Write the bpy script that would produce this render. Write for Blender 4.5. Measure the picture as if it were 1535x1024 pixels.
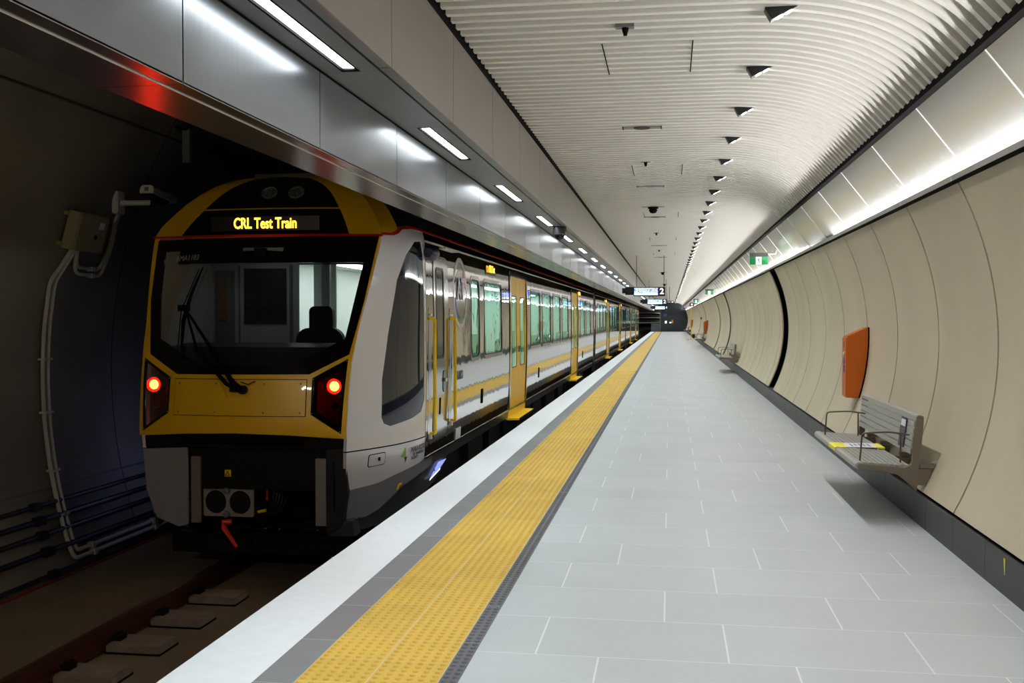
import bpy, bmesh, math, random
from mathutils import Vector, Matrix, geometry
random.seed(7)
for o in list(bpy.data.objects): bpy.data.objects.remove(o)
SC = bpy.context.scene
COL = SC.collection

# ------------------------------------------------------------------ camera
EYE = 1.52
F_PX, CX, CY, VX, VY = 1540.0, 767.5, 512.0, 1003.5, 477.5
d = Vector((VX-CX, -(VY-CY), F_PX)).normalized()          # world Y seen from the camera
zc = Vector((0, d.z, -d.y)).normalized()                  # world Z
xc = d.cross(zc) * -1
if xc.x < 0: xc = -xc
cam_d = bpy.data.cameras.new('camera'); cam = bpy.data.objects.new('camera', cam_d); COL.objects.link(cam)
right = Vector((xc.x, d.x, zc.x)); up = Vector((xc.y, d.y, zc.y)); fwd = Vector((xc.z, d.z, zc.z))
R = Matrix((right, up, -fwd)).transposed().to_4x4()
cam.matrix_world = Matrix.Translation((0, 0, EYE)) @ R
cam_d.sensor_width = 36.0; cam_d.lens = F_PX/1535*36; cam_d.clip_end = 400; cam_d.clip_start = .05
SC.camera = cam

# ------------------------------------------------------------------ world / view
w = bpy.data.worlds.new('world'); SC.world = w; w.use_nodes = True
w.node_tree.nodes['Background'].inputs[0].default_value = (.02, .022, .026, 1)
w.node_tree.nodes['Background'].inputs[1].default_value = .0
SC.view_settings.view_transform = 'Standard'; SC.view_settings.look = 'None'
SC.view_settings.gamma = 1; SC.view_settings.exposure = 0.25
SC.view_settings.use_curve_mapping = False

P_SPOT = 9.6
P_TUN = 100.0       # W of the unseen fill lamp added over the track
P_BLUE = 1.6       # W of the step lamp on the tunnel side
P_STRIP = 15.5     # W per soffit strip light
E_LED = 14.0
E_COVE = 140.0

# ------------------------------------------------------------------ materials
def srgb(r, g, b):
    f = lambda c: (c/255/12.92) if c/255 <= .04045 else ((c/255+.055)/1.055)**2.4
    return (f(r), f(g), f(b), 1)
MATS = {}
def mat(name, col, rough=.5, metal=0.0, bump=0, bscale=20, var=0, vscale=3, spec=.5, coat=0, emit=None, es=0, stretch=(1,1,1), bdist=.01):
    if name in MATS: return MATS[name]
    m = bpy.data.materials.new(name); m.use_nodes = True; nt = m.node_tree; N = nt.nodes; L = nt.links
    p = N['Principled BSDF']
    p.inputs['Base Color'].default_value = col; p.inputs['Roughness'].default_value = rough
    p.inputs['Metallic'].default_value = metal; p.inputs['Specular IOR Level'].default_value = spec
    p.inputs['Coat Weight'].default_value = coat
    if emit: p.inputs['Emission Color'].default_value = emit; p.inputs['Emission Strength'].default_value = es
    g = N.new('ShaderNodeNewGeometry'); mp = N.new('ShaderNodeMapping'); mp.inputs['Scale'].default_value = stretch
    L.new(g.outputs['Position'], mp.inputs['Vector'])
    if var:
        n = N.new('ShaderNodeTexNoise'); n.inputs['Scale'].default_value = vscale; n.inputs['Detail'].default_value = 6
        L.new(mp.outputs[0], n.inputs['Vector'])
        mr = N.new('ShaderNodeMapRange'); mr.inputs['From Min'].default_value = .3; mr.inputs['From Max'].default_value = .7
        mr.inputs['To Min'].default_value = 1-var; mr.inputs['To Max'].default_value = 1+var
        L.new(n.outputs['Fac'], mr.inputs['Value'])
        mx = N.new('ShaderNodeVectorMath'); mx.operation = 'SCALE'; mx.inputs[0].default_value = col[:3]
        L.new(mr.outputs[0], mx.inputs['Scale']); L.new(mx.outputs[0], p.inputs['Base Color'])
    if bump:
        n2 = N.new('ShaderNodeTexNoise'); n2.inputs['Scale'].default_value = bscale; n2.inputs['Detail'].default_value = 4
        L.new(mp.outputs[0], n2.inputs['Vector'])
        b = N.new('ShaderNodeBump'); b.inputs['Strength'].default_value = bump; b.inputs['Distance'].default_value = bdist
        L.new(n2.outputs['Fac'], b.inputs['Height']); L.new(b.outputs[0], p.inputs['Normal'])
    MATS[name] = m; return m
def emis(name, col, s):
    if name in MATS: return MATS[name]
    m = bpy.data.materials.new(name); m.use_nodes = True; nt = m.node_tree; nt.nodes.clear()
    e = nt.nodes.new('ShaderNodeEmission'); e.inputs[0].default_value = col; e.inputs[1].default_value = s
    o = nt.nodes.new('ShaderNodeOutputMaterial'); nt.links.new(e.outputs[0], o.inputs[0]); MATS[name] = m; return m
def glass(name, tint, refl, rough=.02, bump=0, gcol=(1, 1, 1, 1), fr=1):
    m = bpy.data.materials.new(name); m.use_nodes = True; nt = m.node_tree; nt.nodes.clear(); N = nt.nodes; L = nt.links
    t = N.new('ShaderNodeBsdfTransparent'); t.inputs[0].default_value = tint
    g = N.new('ShaderNodeBsdfGlossy'); g.inputs['Roughness'].default_value = rough; g.inputs['Color'].default_value = gcol
    f = N.new('ShaderNodeFresnel'); f.inputs['IOR'].default_value = 1.5
    a = N.new('ShaderNodeMath'); a.operation = 'MULTIPLY_ADD'; a.inputs[1].default_value = fr; a.inputs[2].default_value = refl; a.use_clamp = True
    L.new(f.outputs[0], a.inputs[0])
    x = N.new('ShaderNodeMixShader'); L.new(a.outputs[0], x.inputs[0]); L.new(t.outputs[0], x.inputs[1]); L.new(g.outputs[0], x.inputs[2])
    if bump:
        n = N.new('ShaderNodeTexNoise'); n.inputs['Scale'].default_value = 1.2; ge = N.new('ShaderNodeNewGeometry'); L.new(ge.outputs['Position'], n.inputs['Vector'])
        b = N.new('ShaderNodeBump'); b.inputs['Strength'].default_value = bump; b.inputs['Distance'].default_value = .02; L.new(n.outputs['Fac'], b.inputs['Height']); L.new(b.outputs[0], g.inputs['Normal'])
    o = N.new('ShaderNodeOutputMaterial'); L.new(x.outputs[0], o.inputs[0]); MATS[name] = m; return m

M_SLAT = mat('ceiling_slat_paint', srgb(226, 222, 214), .38)
M_BACK = mat('ceiling_backing', srgb(84, 80, 77), .8)
M_BLACK = mat('black_trim', srgb(15, 14, 13), .8, spec=.05)
M_BLACKGAP = mat('black_recess', srgb(12, 12, 12), .8)
M_FASCIA = mat('brushed_fascia', srgb(118, 120, 124), .28, .9, bump=.06, bscale=30, stretch=(1, 1, .03), var=.03)
M_FASCIA_UP = mat('upper_fascia_panel', srgb(158, 151, 144), .34, .55, bump=.05, bscale=30, stretch=(1, 1, .03), var=.03)
M_SOFFIT = mat('soffit_metal', srgb(150, 152, 152), .3, .85, var=.03)
M_SOFFIT_LOW = mat('soffit_bronze_metal', srgb(138, 130, 124), .22, .9, var=.03)
M_COVE = mat('cove_metal', srgb(196, 195, 193), .22, .72, bump=.25, bscale=1.3, bdist=.012)
M_CONC_R = mat('precast_concrete', srgb(197, 184, 159), .55, var=.10, vscale=1.0, bump=.05, bscale=60, stretch=(1, 1, .25))
M_CONC_T = mat('tunnel_concrete', srgb(112, 104, 88), .85, var=.2, vscale=.8, bump=.2, bscale=8)
M_BED = mat('trackbed_concrete', srgb(128, 108, 82), .85, var=.18, vscale=1.2, bump=.3, bscale=12)
M_PAD = mat('pad_concrete', srgb(140, 120, 104), .85, var=.2, vscale=9)
M_PLINTH = mat('plinth_stone', srgb(66, 64, 64), .5, var=.12, vscale=3)
M_COPING = mat('platform_coping', srgb(226, 228, 229), .6, var=.03, vscale=14)
M_GREYB = None
M_RAIL = mat('rail_steel', srgb(110, 66, 44), .4, .7)
M_RUST = mat('rust', srgb(80, 45, 30), .8)
M_CABLE = mat('black_cable', srgb(14, 14, 15), .5)
M_CONDUIT = mat('grey_conduit', srgb(190, 184, 170), .5)
M_BOX = mat('box_enamel', srgb(150, 138, 104), .4)
M_WHITEP = mat('white_plastic', srgb(214, 212, 205), .4)
M_GREYP = mat('grey_plastic', srgb(110, 112, 112), .45)
M_DARK = mat('dark_machinery', srgb(9, 9, 10), .6, spec=.25, bump=.4, bscale=15)
M_DARKG = mat('dark_grey_body', srgb(62, 64, 68), .35, .2)
M_STEEL = mat('mirror_stainless', srgb(196, 192, 190), .035, 1.0, bump=.6, bscale=2.6, bdist=.0045, stretch=(1, 1, .28))
M_STEELD = mat('brushed_door_steel', srgb(190, 188, 186), .12, 1.0, bump=.2, bscale=2, bdist=.006)
M_NOSE = mat('silver_paint', srgb(226, 223, 228), .25, .08, coat=.4)
M_NOSEG = mat('silver_paint_dark', srgb(132, 133, 139), .3, .1, coat=.4)
M_YEL = mat('train_yellow', srgb(238, 182, 16), .3, 0, coat=.5)
M_YELS = mat('safety_yellow', srgb(252, 208, 14), .4)
M_DOORY = mat('door_yellow', srgb(255, 202, 10), .4, 0, spec=.25)
M_RED = mat('red_stripe', srgb(196, 18, 16), .3)
M_REDP = mat('red_handle', srgb(225, 35, 22), .4)
M_ROOF = mat('roof_dark', srgb(54, 54, 56), .35, .2)
M_FRIT = mat('black_glass', srgb(8, 8, 10), .06, 0, spec=.6)
M_SIDEGL = mat('nose_side_glass', srgb(26, 30, 46), .04, .0, spec=.6)
M_RUB = mat('window_rubber', srgb(34, 33, 32), .5)
M_FRAMEW = mat('window_surround', srgb(150, 145, 142), .25, .8)
M_LAMPG = mat('lamp_lens', srgb(120, 112, 100), .25, .5, bump=1, bscale=60)
M_CABW = mat('cab_wall', srgb(176, 180, 176), .5)
M_CABD = mat('cab_dark', srgb(22, 23, 26), .6)
M_SALW = mat('saloon_wall', srgb(225, 232, 228), .5)
M_COUP = mat('coupler_face', srgb(168, 160, 148), .5, .6, bump=.3, bscale=30)
M_ORANGE = mat('orange_enamel', srgb(196, 94, 0), .45)
M_BENCHS = mat('bench_slat', srgb(176, 176, 172), .4, .5)
M_BENCHF = mat('bench_frame', srgb(128, 118, 104), .4, .5)
M_TUBE = mat('bench_tube', srgb(110, 98, 84), .35, .8)
M_GREEN = mat('exit_green', srgb(0, 128, 66), .4, emit=srgb(0, 140, 66), es=.12)
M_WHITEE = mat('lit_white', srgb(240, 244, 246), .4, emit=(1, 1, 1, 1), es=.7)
M_SIGNK = mat('sign_black', srgb(16, 16, 20), .35)
M_NAVY = mat('notice_navy', srgb(28, 30, 60), .4)
M_ENDW = mat('end_wall_dark', srgb(40, 48, 56), .3, var=.2, vscale=.6)
M_TAPE = mat('yellow_tape', srgb(236, 226, 60), .5)
M_STICK = mat('white_sticker', srgb(224, 224, 228), .45)
M_SEAT = mat('orange_seat', srgb(215, 90, 30), .6)
M_TEAL = mat('green_grab_rail', srgb(20, 110, 84), .4)
E_AMB = emis('amber_led', (1, .50, .03, 1), 5.0)
E_REDL = emis('tail_lamp_red', (1, .13, .03, 1), 80)
E_STRIP = emis('led_strip', (.88, .96, 1, 1), E_LED)
E_COVEM = emis('cove_led', (.98, .97, .97, 1), E_COVE)
E_SPOTF = emis('spot_face', (1, .97, .94, 1), 14)
E_SAL = emis('saloon_lamp', (.9, 1, .97, 1), 14)
E_BLUE = emis('step_lamp_blue', (.30, .36, .9, 1), 1.0)
G_WIN = glass('saloon_glass', (.42, .72, .62, 1), .30, bump=.5, gcol=(.62, .88, .79, 1), fr=.35)
G_SCREEN = glass('windscreen_glass', (.42, .44, .44, 1), .0)
G_TAIL = glass('tail_lens_glass', (.55, .12, .12, 1), .02)

def tile_mat():
    m = bpy.data.materials.new('stone_tiles'); m.use_nodes = True; nt = m.node_tree; N = nt.nodes; L = nt.links
    p = N['Principled BSDF']; p.inputs['Roughness'].default_value = .42
    g = N.new('ShaderNodeNewGeometry'); s = N.new('ShaderNodeSeparateXYZ'); L.new(g.outputs['Position'], s.inputs[0])
    def ma(op, a, b=None, c=None):
        n = N.new('ShaderNodeMath'); n.operation = op
        for i, v in enumerate((a, b, c)):
            if v is None: continue
            if isinstance(v, (int, float)): n.inputs[i].default_value = v
            else: L.new(v, n.inputs[i])
        return n.outputs[0]
    yr = ma('DIVIDE', ma('SUBTRACT', s.outputs[1], 5.17-58.5), .585)
    row = ma('FLOOR', yr); fy = ma('SUBTRACT', yr, row)
    off = ma('MULTIPLY', ma('PINGPONG', row, 2), .286)
    xr = ma('DIVIDE', ma('ADD', ma('SUBTRACT', s.outputs[0], off), 8.64), .862)
    col = ma('FLOOR', xr); fx = ma('SUBTRACT', xr, col)
    ex = ma('MULTIPLY', ma('MINIMUM', fx, ma('SUBTRACT', 1, fx)), .862)
    ey = ma('MULTIPLY', ma('MINIMUM', fy, ma('SUBTRACT', 1, fy)), .585)
    gx = ma('LESS_THAN', ex, .0042); gy = ma('LESS_THAN', ey, .0025)
    grout = ma('MAXIMUM', gx, gy)
    cv = N.new('ShaderNodeCombineXYZ'); L.new(row, cv.inputs[0]); L.new(col, cv.inputs[1])
    wn = N.new('ShaderNodeTexWhiteNoise'); L.new(cv.outputs[0], wn.inputs[0])
    n1 = N.new('ShaderNodeTexNoise'); n1.inputs['Scale'].default_value = 2.2; n1.inputs['Detail'].default_value = 8; L.new(g.outputs['Position'], n1.inputs['Vector'])
    n2 = N.new('ShaderNodeTexNoise'); n2.inputs['Scale'].default_value = 110; n2.inputs['Detail'].default_value = 2; L.new(g.outputs['Position'], n2.inputs['Vector'])
    v = ma('ADD', ma('MULTIPLY', wn.outputs[0], .07), ma('ADD', ma('MULTIPLY', n1.outputs[0], .16), ma('MULTIPLY', n2.outputs[0], .13)))
    v = ma('ADD', v, .82)
    sp = ma('LESS_THAN', n2.outputs[0], .30)
    sc = N.new('ShaderNodeVectorMath'); sc.operation = 'SCALE'; sc.inputs[0].default_value = srgb(180, 185, 186)[:3]; L.new(v, sc.inputs['Scale'])
    mx = N.new('ShaderNodeMix'); mx.data_type = 'RGBA'; L.new(grout, mx.inputs[0]); L.new(sc.outputs[0], mx.inputs[6]); mx.inputs[7].default_value = srgb(214, 215, 214)
    m2 = N.new('ShaderNodeMix'); m2.data_type = 'RGBA'; L.new(ma('MULTIPLY', sp, .5), m2.inputs[0]); L.new(mx.outputs[2], m2.inputs[6]); m2.inputs[7].default_value = srgb(110, 100, 88)
    L.new(m2.outputs[2], p.inputs['Base Color'])
    return m
M_TILE = tile_mat()
def strip_mat(name, colr, groutc, x0, tw, tl, y0, dot=0, rough=.55):
    m = bpy.data.materials.new(name); m.use_nodes = True; nt = m.node_tree; N = nt.nodes; L = nt.links
    p = N['Principled BSDF']; p.inputs['Roughness'].default_value = rough
    g = N.new('ShaderNodeNewGeometry'); s = N.new('ShaderNodeSeparateXYZ'); L.new(g.outputs['Position'], s.inputs[0])
    def ma(op, a, b=None):
        n = N.new('ShaderNodeMath'); n.operation = op
        for i, v in enumerate((a, b)):
            if v is None: continue
            if isinstance(v, (int, float)): n.inputs[i].default_value = v
            else: L.new(v, n.inputs[i])
        return n.outputs[0]
    def cell(o, c0, t):
        r = ma('DIVIDE', ma('SUBTRACT', o, c0-t*60), t); f = ma('FLOOR', r); fr = ma('SUBTRACT', r, f)
        return f, ma('MULTIPLY', ma('MINIMUM', fr, ma('SUBTRACT', 1, fr)), t)
    cx, ex = cell(s.outputs[0], x0, tw); cy, ey = cell(s.outputs[1], y0, tl)
    gr = ma('MAXIMUM', ma('LESS_THAN', ex, .003), ma('LESS_THAN', ey, .002))
    cv = N.new('ShaderNodeCombineXYZ'); L.new(cx, cv.inputs[0]); L.new(cy, cv.inputs[1])
    wn = N.new('ShaderNodeTexWhiteNoise'); L.new(cv.outputs[0], wn.inputs[0])
    n1 = N.new('ShaderNodeTexNoise'); n1.inputs['Scale'].default_value = 5; n1.inputs['Detail'].default_value = 8; L.new(g.outputs['Position'], n1.inputs['Vector'])
    v = ma('ADD', ma('ADD', ma('MULTIPLY', wn.outputs[0], .11), ma('MULTIPLY', n1.outputs[0], .3)), .80)
    sc = N.new('ShaderNodeVectorMath'); sc.operation = 'SCALE'; sc.inputs[0].default_value = colr[:3]; L.new(v, sc.inputs['Scale'])
    mx = N.new('ShaderNodeMix'); mx.data_type = 'RGBA'; L.new(gr, mx.inputs[0]); L.new(sc.outputs[0], mx.inputs[6]); mx.inputs[7].default_value = groutc
    L.new(mx.outputs[2], p.inputs['Base Color'])
    return m
M_TACT = strip_mat('tactile_yellow', srgb(204, 167, 68), srgb(196, 186, 150), -1.548, .2985, .296, 4.1)
M_DSTRIP = strip_mat('tactile_charcoal', srgb(92, 92, 96), srgb(150, 150, 150), -.951, .3, .6, 4.1)
M_GREYB = strip_mat('grey_border_stone', srgb(122, 122, 124), srgb(190, 190, 190), -3, 5, .585, 4.64, rough=.5)

# ------------------------------------------------------------------ mesh helpers
class MB:
    def __init__(s): s.v = []; s.f = []; s.mi = []
    def face(s, pts, mi=0):
        b = len(s.v); s.v += [tuple(p) for p in pts]; s.f.append(tuple(range(b, b+len(pts)))); s.mi.append(mi)
    def box(s, x0, x1, y0, y1, z0, z1, M=None, mi=0):
        P = [Vector(p) for p in ((x0,y0,z0),(x1,y0,z0),(x1,y1,z0),(x0,y1,z0),(x0,y0,z1),(x1,y0,z1),(x1,y1,z1),(x0,y1,z1))]
        if M: P = [M @ p for p in P]
        b = len(s.v); s.v += [tuple(p) for p in P]
        for f in ((0,3,2,1),(4,5,6,7),(0,1,5,4),(1,2,6,5),(2,3,7,6),(3,0,4,7)):
            s.f.append(tuple(b+i for i in f)); s.mi.append(mi)
        return s
    def prism(s, poly, a, b, axis='y', M=None, mi=0):
        """polygon extruded along an axis; poly coordinates are the two other axes in order"""
        def pt(p, t):
            v = Vector((p[0], t, p[1])) if axis == 'y' else Vector((t, p[0], p[1])) if axis == 'x' else Vector((p[0], p[1], t))
            return tuple(M @ v) if M else tuple(v)
        n = len(poly); k = len(s.v)
        s.v += [pt(p, a) for p in poly] + [pt(p, b) for p in poly]
        s.f.append(tuple(k+i for i in range(n))); s.mi.append(mi)
        s.f.append(tuple(k+n+i for i in reversed(range(n)))); s.mi.append(mi)
        for i in range(n):
            j = (i+1) % n; s.f.append((k+i, k+n+i, k+n+j, k+j)); s.mi.append(mi)
        return s
    def tube(s, pts, r, n=10, mi=0, caps=True):
        pts = [Vector(p) for p in pts]; k = len(s.v)
        rr = r if isinstance(r, (list, tuple)) else [r]*len(pts)
        prev = None
        for i, p in enumerate(pts):
            t = (pts[min(i+1, len(pts)-1)] - pts[max(i-1, 0)]).normalized()
            if prev is None:
                a = t.orthogonal().normalized()
            else:
                a = (prev - t*prev.dot(t)).normalized()
            prev = a; b = t.cross(a)
            for q in range(n):
                an = 2*math.pi*q/n; s.v.append(tuple(p + (a*math.cos(an)+b*math.sin(an))*rr[i]))
        for i in range(len(pts)-1):
            for q in range(n):
                q2 = (q+1) % n
                s.f.append((k+i*n+q, k+i*n+q2, k+(i+1)*n+q2, k+(i+1)*n+q)); s.mi.append(mi)
        if caps:
            s.f.append(tuple(k+q for q in reversed(range(n)))); s.mi.append(mi)
            e = k+(len(pts)-1)*n; s.f.append(tuple(e+q for q in range(n))); s.mi.append(mi)
        return s
    def grid(s, rows, mi=0, closed=False):
        k = len(s.v); m = len(rows[0])
        for r in rows: s.v += [tuple(p) for p in r]
        for i in range(len(rows)-1):
            for j in range(m-1 if not closed else m):
                j2 = (j+1) % m
                s.f.append((k+i*m+j, k+i*m+j2, k+(i+1)*m+j2, k+(i+1)*m+j)); s.mi.append(mi)
        return s
    def build(s, name, m, parent=None, smooth=False, bevel=0):
        me = bpy.data.meshes.new(name); me.from_pydata(s.v, [], s.f)
        ms = m if isinstance(m, (list, tuple)) else [m]
        for x in ms: me.materials.append(x)
        for p, i in zip(me.polygons, s.mi): p.material_index = i
        bm = bmesh.new(); bm.from_mesh(me); bmesh.ops.remove_doubles(bm, verts=bm.verts, dist=1e-5)
        bmesh.ops.recalc_face_normals(bm, faces=bm.faces)
        if bevel:
            es = [e for e in bm.edges if len(e.link_faces) == 2 and e.calc_face_angle(0) > .6]
            bmesh.ops.bevel(bm, geom=es, offset=bevel, segments=2, affect='EDGES', clamp_overlap=True)
        bm.to_mesh(me); bm.free()
        o = bpy.data.objects.new(name, me); COL.objects.link(o)
        if parent: o.parent = parent; o.matrix_parent_inverse = Matrix.Translation(parent.location).inverted() if parent.type == 'EMPTY' and parent.parent is None else Matrix()
        if smooth:
            for p in me.polygons: p.use_smooth = True
            try: me.set_sharp_from_angle(angle=.6)
            except Exception: pass
        return o

def tag(o, label=None, cat=None, group=None, kind=None):
    if label: o['label'] = label
    if cat: o['category'] = cat
    if group: o['group'] = group
    if kind: o['kind'] = kind
    return o
def struct(o): o['kind'] = 'structure'; return o
def thing(name, loc, label, cat, group=None):
    o = bpy.data.objects.new(name, None); COL.objects.link(o); o.location = loc; o.empty_display_size = .1
    return tag(o, label, cat, group)
def lathe(mb, prof, c, axis='z', n=20, mi=0):
    """prof: list of (r, t); axis direction"""
    rows = []
    for r, t in prof:
        row = []
        for q in range(n):
            a = 2*math.pi*q/n; u, v = r*math.cos(a), r*math.sin(a)
            p = (u, v, t) if axis == 'z' else (u, t, v) if axis == 'y' else (t, u, v)
            row.append((c[0]+p[0], c[1]+p[1], c[2]+p[2]))
        rows.append(row)
    mb.grid(rows, mi, closed=True)
    if prof[0][0] > 1e-4: mb.face(rows[0][::-1], mi)
    if prof[-1][0] > 1e-4: mb.face(rows[-1], mi)
    return mb
def inpoly(p, poly):
    x, y = p; c = False; n = len(poly)
    for i in range(n):
        x1, y1 = poly[i]; x2, y2 = poly[i-1]
        if (y1 > y) != (y2 > y) and x < (x2-x1)*(y-y1)/(y2-y1)+x1: c = not c
    return c
def dens(poly, step):
    out = []
    for i in range(len(poly)):
        a, b = Vector(poly[i][:2]), Vector(poly[(i+1) % len(poly)][:2]); n = max(1, int((b-a).length/step))
        out += [tuple(a.lerp(b, k/n)) for k in range(n)]
    return out
def panel(name, m, poly, holes, mp, off, th, step, parent, smooth=True, stepx=None):
    """flat outline mapped onto a curved surface; mp(u, v, offset) -> point. th = thickness behind off"""
    stepx = stepx or step
    poly = dens(poly, step); holes = [dens(h, step) for h in holes]
    vs = [Vector(p) for p in poly]; ed = [(i, (i+1) % len(poly)) for i in range(len(poly))]
    for h in holes:
        k = len(vs); vs += [Vector(p) for p in h]; ed += [(k+i, k+(i+1) % len(h)) for i in range(len(h))]
    xs = [p[0] for p in poly]; ys = [p[1] for p in poly]
    x = min(xs)+stepx*.5
    while x < max(xs):
        y = min(ys)+step*.5
        while y < max(ys):
            if inpoly((x, y), poly) and not any(inpoly((x, y), h) for h in holes): vs.append(Vector((x, y)))
            y += step
        x += stepx
    r = geometry.delaunay_2d_cdt(vs, ed, [], 0, 1e-5)
    V, Fc = r[0], r[2]; tris = []
    for f in Fc:
        c = (sum(V[i][0] for i in f)/len(f), sum(V[i][1] for i in f)/len(f))
        if inpoly(c, poly) and not any(inpoly(c, h) for h in holes): tris.append(list(f))
    mb = MB(); mb.v = [tuple(mp(p[0], p[1], off)) for p in V]; n = len(V)
    mb.f = [tuple(t) for t in tris]
    if th:
        mb.v += [tuple(mp(p[0], p[1], off-th)) for p in V]
        mb.f += [tuple(i+n for i in reversed(t)) for t in tris]
        cnt = {}
        for t in tris:
            for i in range(len(t)):
                a, b = t[i], t[(i+1) % len(t)]; key = (min(a, b), max(a, b)); cnt.setdefault(key, []).append((a, b))
        for k, l in cnt.items():
            if len(l) == 1: a, b = l[0]; mb.f.append((b, a, a+n, b+n))
    mb.mi = [0]*len(mb.f)
    return mb.build(name, m, parent, smooth=smooth)
def rrect(x0, x1, y0, y1, r, n=4):
    out = []
    for cx, cy, a0 in ((x1-r, y1-r, 0), (x0+r, y1-r, 90), (x0+r, y0+r, 180), (x1-r, y0+r, 270)):
        for k in range(n+1):
            a = math.radians(a0+90*k/n); out.append((cx+r*math.cos(a), cy+r*math.sin(a)))
    return out
def text(name, s, m, size, origin, xdir, ydir, parent=None, bold=0, xs=1.0, extrude=.002, align='CENTER', space=1.0):
    cu = bpy.data.curves.new(name, 'FONT'); cu.body = s; cu.size = size; cu.align_x = align; cu.align_y = 'CENTER'
    cu.extrude = extrude; cu.offset = bold; cu.resolution_u = 3; cu.space_character = space
    t = bpy.data.objects.new(name, cu); COL.objects.link(t)
    dg = bpy.context.evaluated_depsgraph_get(); me = bpy.data.meshes.new_from_object(t.evaluated_get(dg))
    bpy.data.objects.remove(t)
    X = Vector(xdir).normalized(); Y = Vector(ydir).normalized(); Z = X.cross(Y)
    T = Matrix.Translation(origin) @ Matrix((X*xs, Y, Z)).transposed().to_4x4()
    me.transform(T); me.materials.clear(); me.materials.append(m)
    for p in me.polygons: p.material_index = 0
    o = bpy.data.objects.new(name, me); COL.objects.link(o)
    if parent: o.parent = parent; o.matrix_parent_inverse = Matrix.Translation(parent.location).inverted() if parent.type == 'EMPTY' else Matrix()
    return o
def copy_tree(o, parent=None):
    c = o.copy(); COL.objects.link(c)
    if parent:
        c.parent = parent; c.matrix_parent_inverse = o.matrix_parent_inverse.copy()
    for ch in list(o.children): copy_tree(ch, c)
    return c

# ================================================================== SETTING
YA, YB = -7.0, 120.0
MOD_L, SL0 = 1.465, 3.49          # fascia panel module and a seam
MOD_R, SR0 = 1.478, 7.03
FX, UX = -1.73, -1.36             # lower and upper fascia planes
ZB, ZS, ZC = 2.365, 2.76, 3.346   # fascia bottom, light soffit, ceiling
# platform ------------------------------------------------------------
mb = MB(); mb.box(-.868, 1.86, YA, YB, -.3, 0); struct(mb.build('floor', M_TILE))
mb = MB(); mb.box(-2.112, -1.72, YA, YB, -.16, 0); struct(mb.build('trim_1', M_COPING))
mb = MB(); mb.box(-1.72, -1.548, YA, YB, -.16, 0); struct(mb.build('trim_2', M_GREYB))
mb = MB(); mb.box(-2.06, -.868, YA, YB, -1.2, -.16); struct(mb.build('trim_3', mat('platform_wall', srgb(90, 86, 80), .8)))
def dots(mb, xs, y0, y1, py, r, h, zz=.0):
    y = y0
    while y < y1:
        for x in xs:
            k = len(mb.v)
            for rr, z in ((r, 0), (r*.72, h*.8), (r*.5, h)):
                for q in range(8):
                    a = math.pi/4*q; mb.v.append((x+rr*math.cos(a), y+rr*math.sin(a), zz+z))
            for l in range(2):
                for q in range(8):
                    q2 = (q+1) % 8; mb.f.append((k+l*8+q, k+l*8+q2, k+l*8+8+q2, k+l*8+8+q)); mb.mi.append(0)
            mb.f.append(tuple(k+16+q for q in range(8))); mb.mi.append(0)
        y += py
mb = MB(); mb.box(-1.548, -.951, YA, YB, -.16, .0)
dots(mb, [-1.548+.2985*t+.0249+.0498*i for t in (0, 1) for i in range(6)], 3.212+.0247, 30, .29600/6, .0145, .0075)
tp = mb.build('tactile_paving', M_TACT); tag(tp, 'yellow studded warning strip, two tiles wide, running along the platform floor', 'tactile paving')
mb = MB(); mb.box(-.951, -.868, YA, YB, -.16, .0)
dots(mb, [-.951+.021, -.951+.062], 3.212+.0247, 30, .29600/6, .0145, .0075)
tp = mb.build('tactile_paving', M_DSTRIP); tag(tp, 'narrow charcoal studded strip bordering the yellow warning strip', 'tactile paving')

# right wall ------------------------------------------------------------
WC, WR = (2.10-2.35, 1.335), 2.35
def wallx(z): return WC[0]+math.sqrt(WR*WR-(z-WC[1])**2)
ZW0, ZW1 = .25, 2.40
gaps = [(18.85, 19.8), (36.0, 36.75), (43.4, 44.05), (60.0, 60.8), (71.0, 71.8)]
def arc(off, n=22, z0=ZW0, z1=ZW1):
    out = []
    for i in range(n+1):
        z = z0+(z1-z0)*i/n; a = math.asin((z-WC[1])/WR)
        out.append((WC[0]+(WR-off)*math.cos(a), WC[1]+(WR-off)*math.sin(a)))
    return out
mb = MB(); seams = [SR0+MOD_R*k for k in range(-10, 78)]
A, B = arc(0), [(x, min(z, 2.398)) for x, z in arc(-.022)]
for s0, s1 in zip(seams, seams[1:]):
    segs = [(s0, s1)]
    for g0, g1 in gaps:
        n = []
        for a, b in segs:
            if g1 <= a or g0 >= b: n.append((a, b)); continue
            if a < g0-.05: n.append((a, g0))
            if b > g1+.05: n.append((g1, b))
        segs = n
    for a, b in segs:
        a += .015; b -= .015
        mb.prism([p for p in A]+[p for p in reversed(B)], a, b, 'y') if False else None
        mb.grid([[(p[0], a, p[1]) for p in A], [(p[0], b, p[1]) for p in A]])
        for e in (a, b): mb.grid([[(p[0], e, p[1]) for p in A], [(p[0], e, p[1]) for p in B]])
        mb.face([(A[-1][0], a, A[-1][1]), (A[-1][0], b, A[-1][1]), (B[-1][0], b, B[-1][1]), (B[-1][0], a, B[-1][1])])
        mb.face([(A[0][0], a, A[0][1]), (A[0][0], b, A[0][1]), (B[0][0], b, B[0][1]), (B[0][0], a, B[0][1])])
struct(mb.build('wall_right', M_CONC_R, smooth=True))
mb = MB(); Bk = [(x, min(z, 2.39)) for x, z in arc(-.11, z0=.22, z1=2.385)]
mb.grid([[(p[0], YA, p[1]) for p in Bk], [(p[0], YB, p[1]) for p in Bk]])
struct(mb.build('trim_4', M_BLACKGAP, smooth=True))
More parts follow.
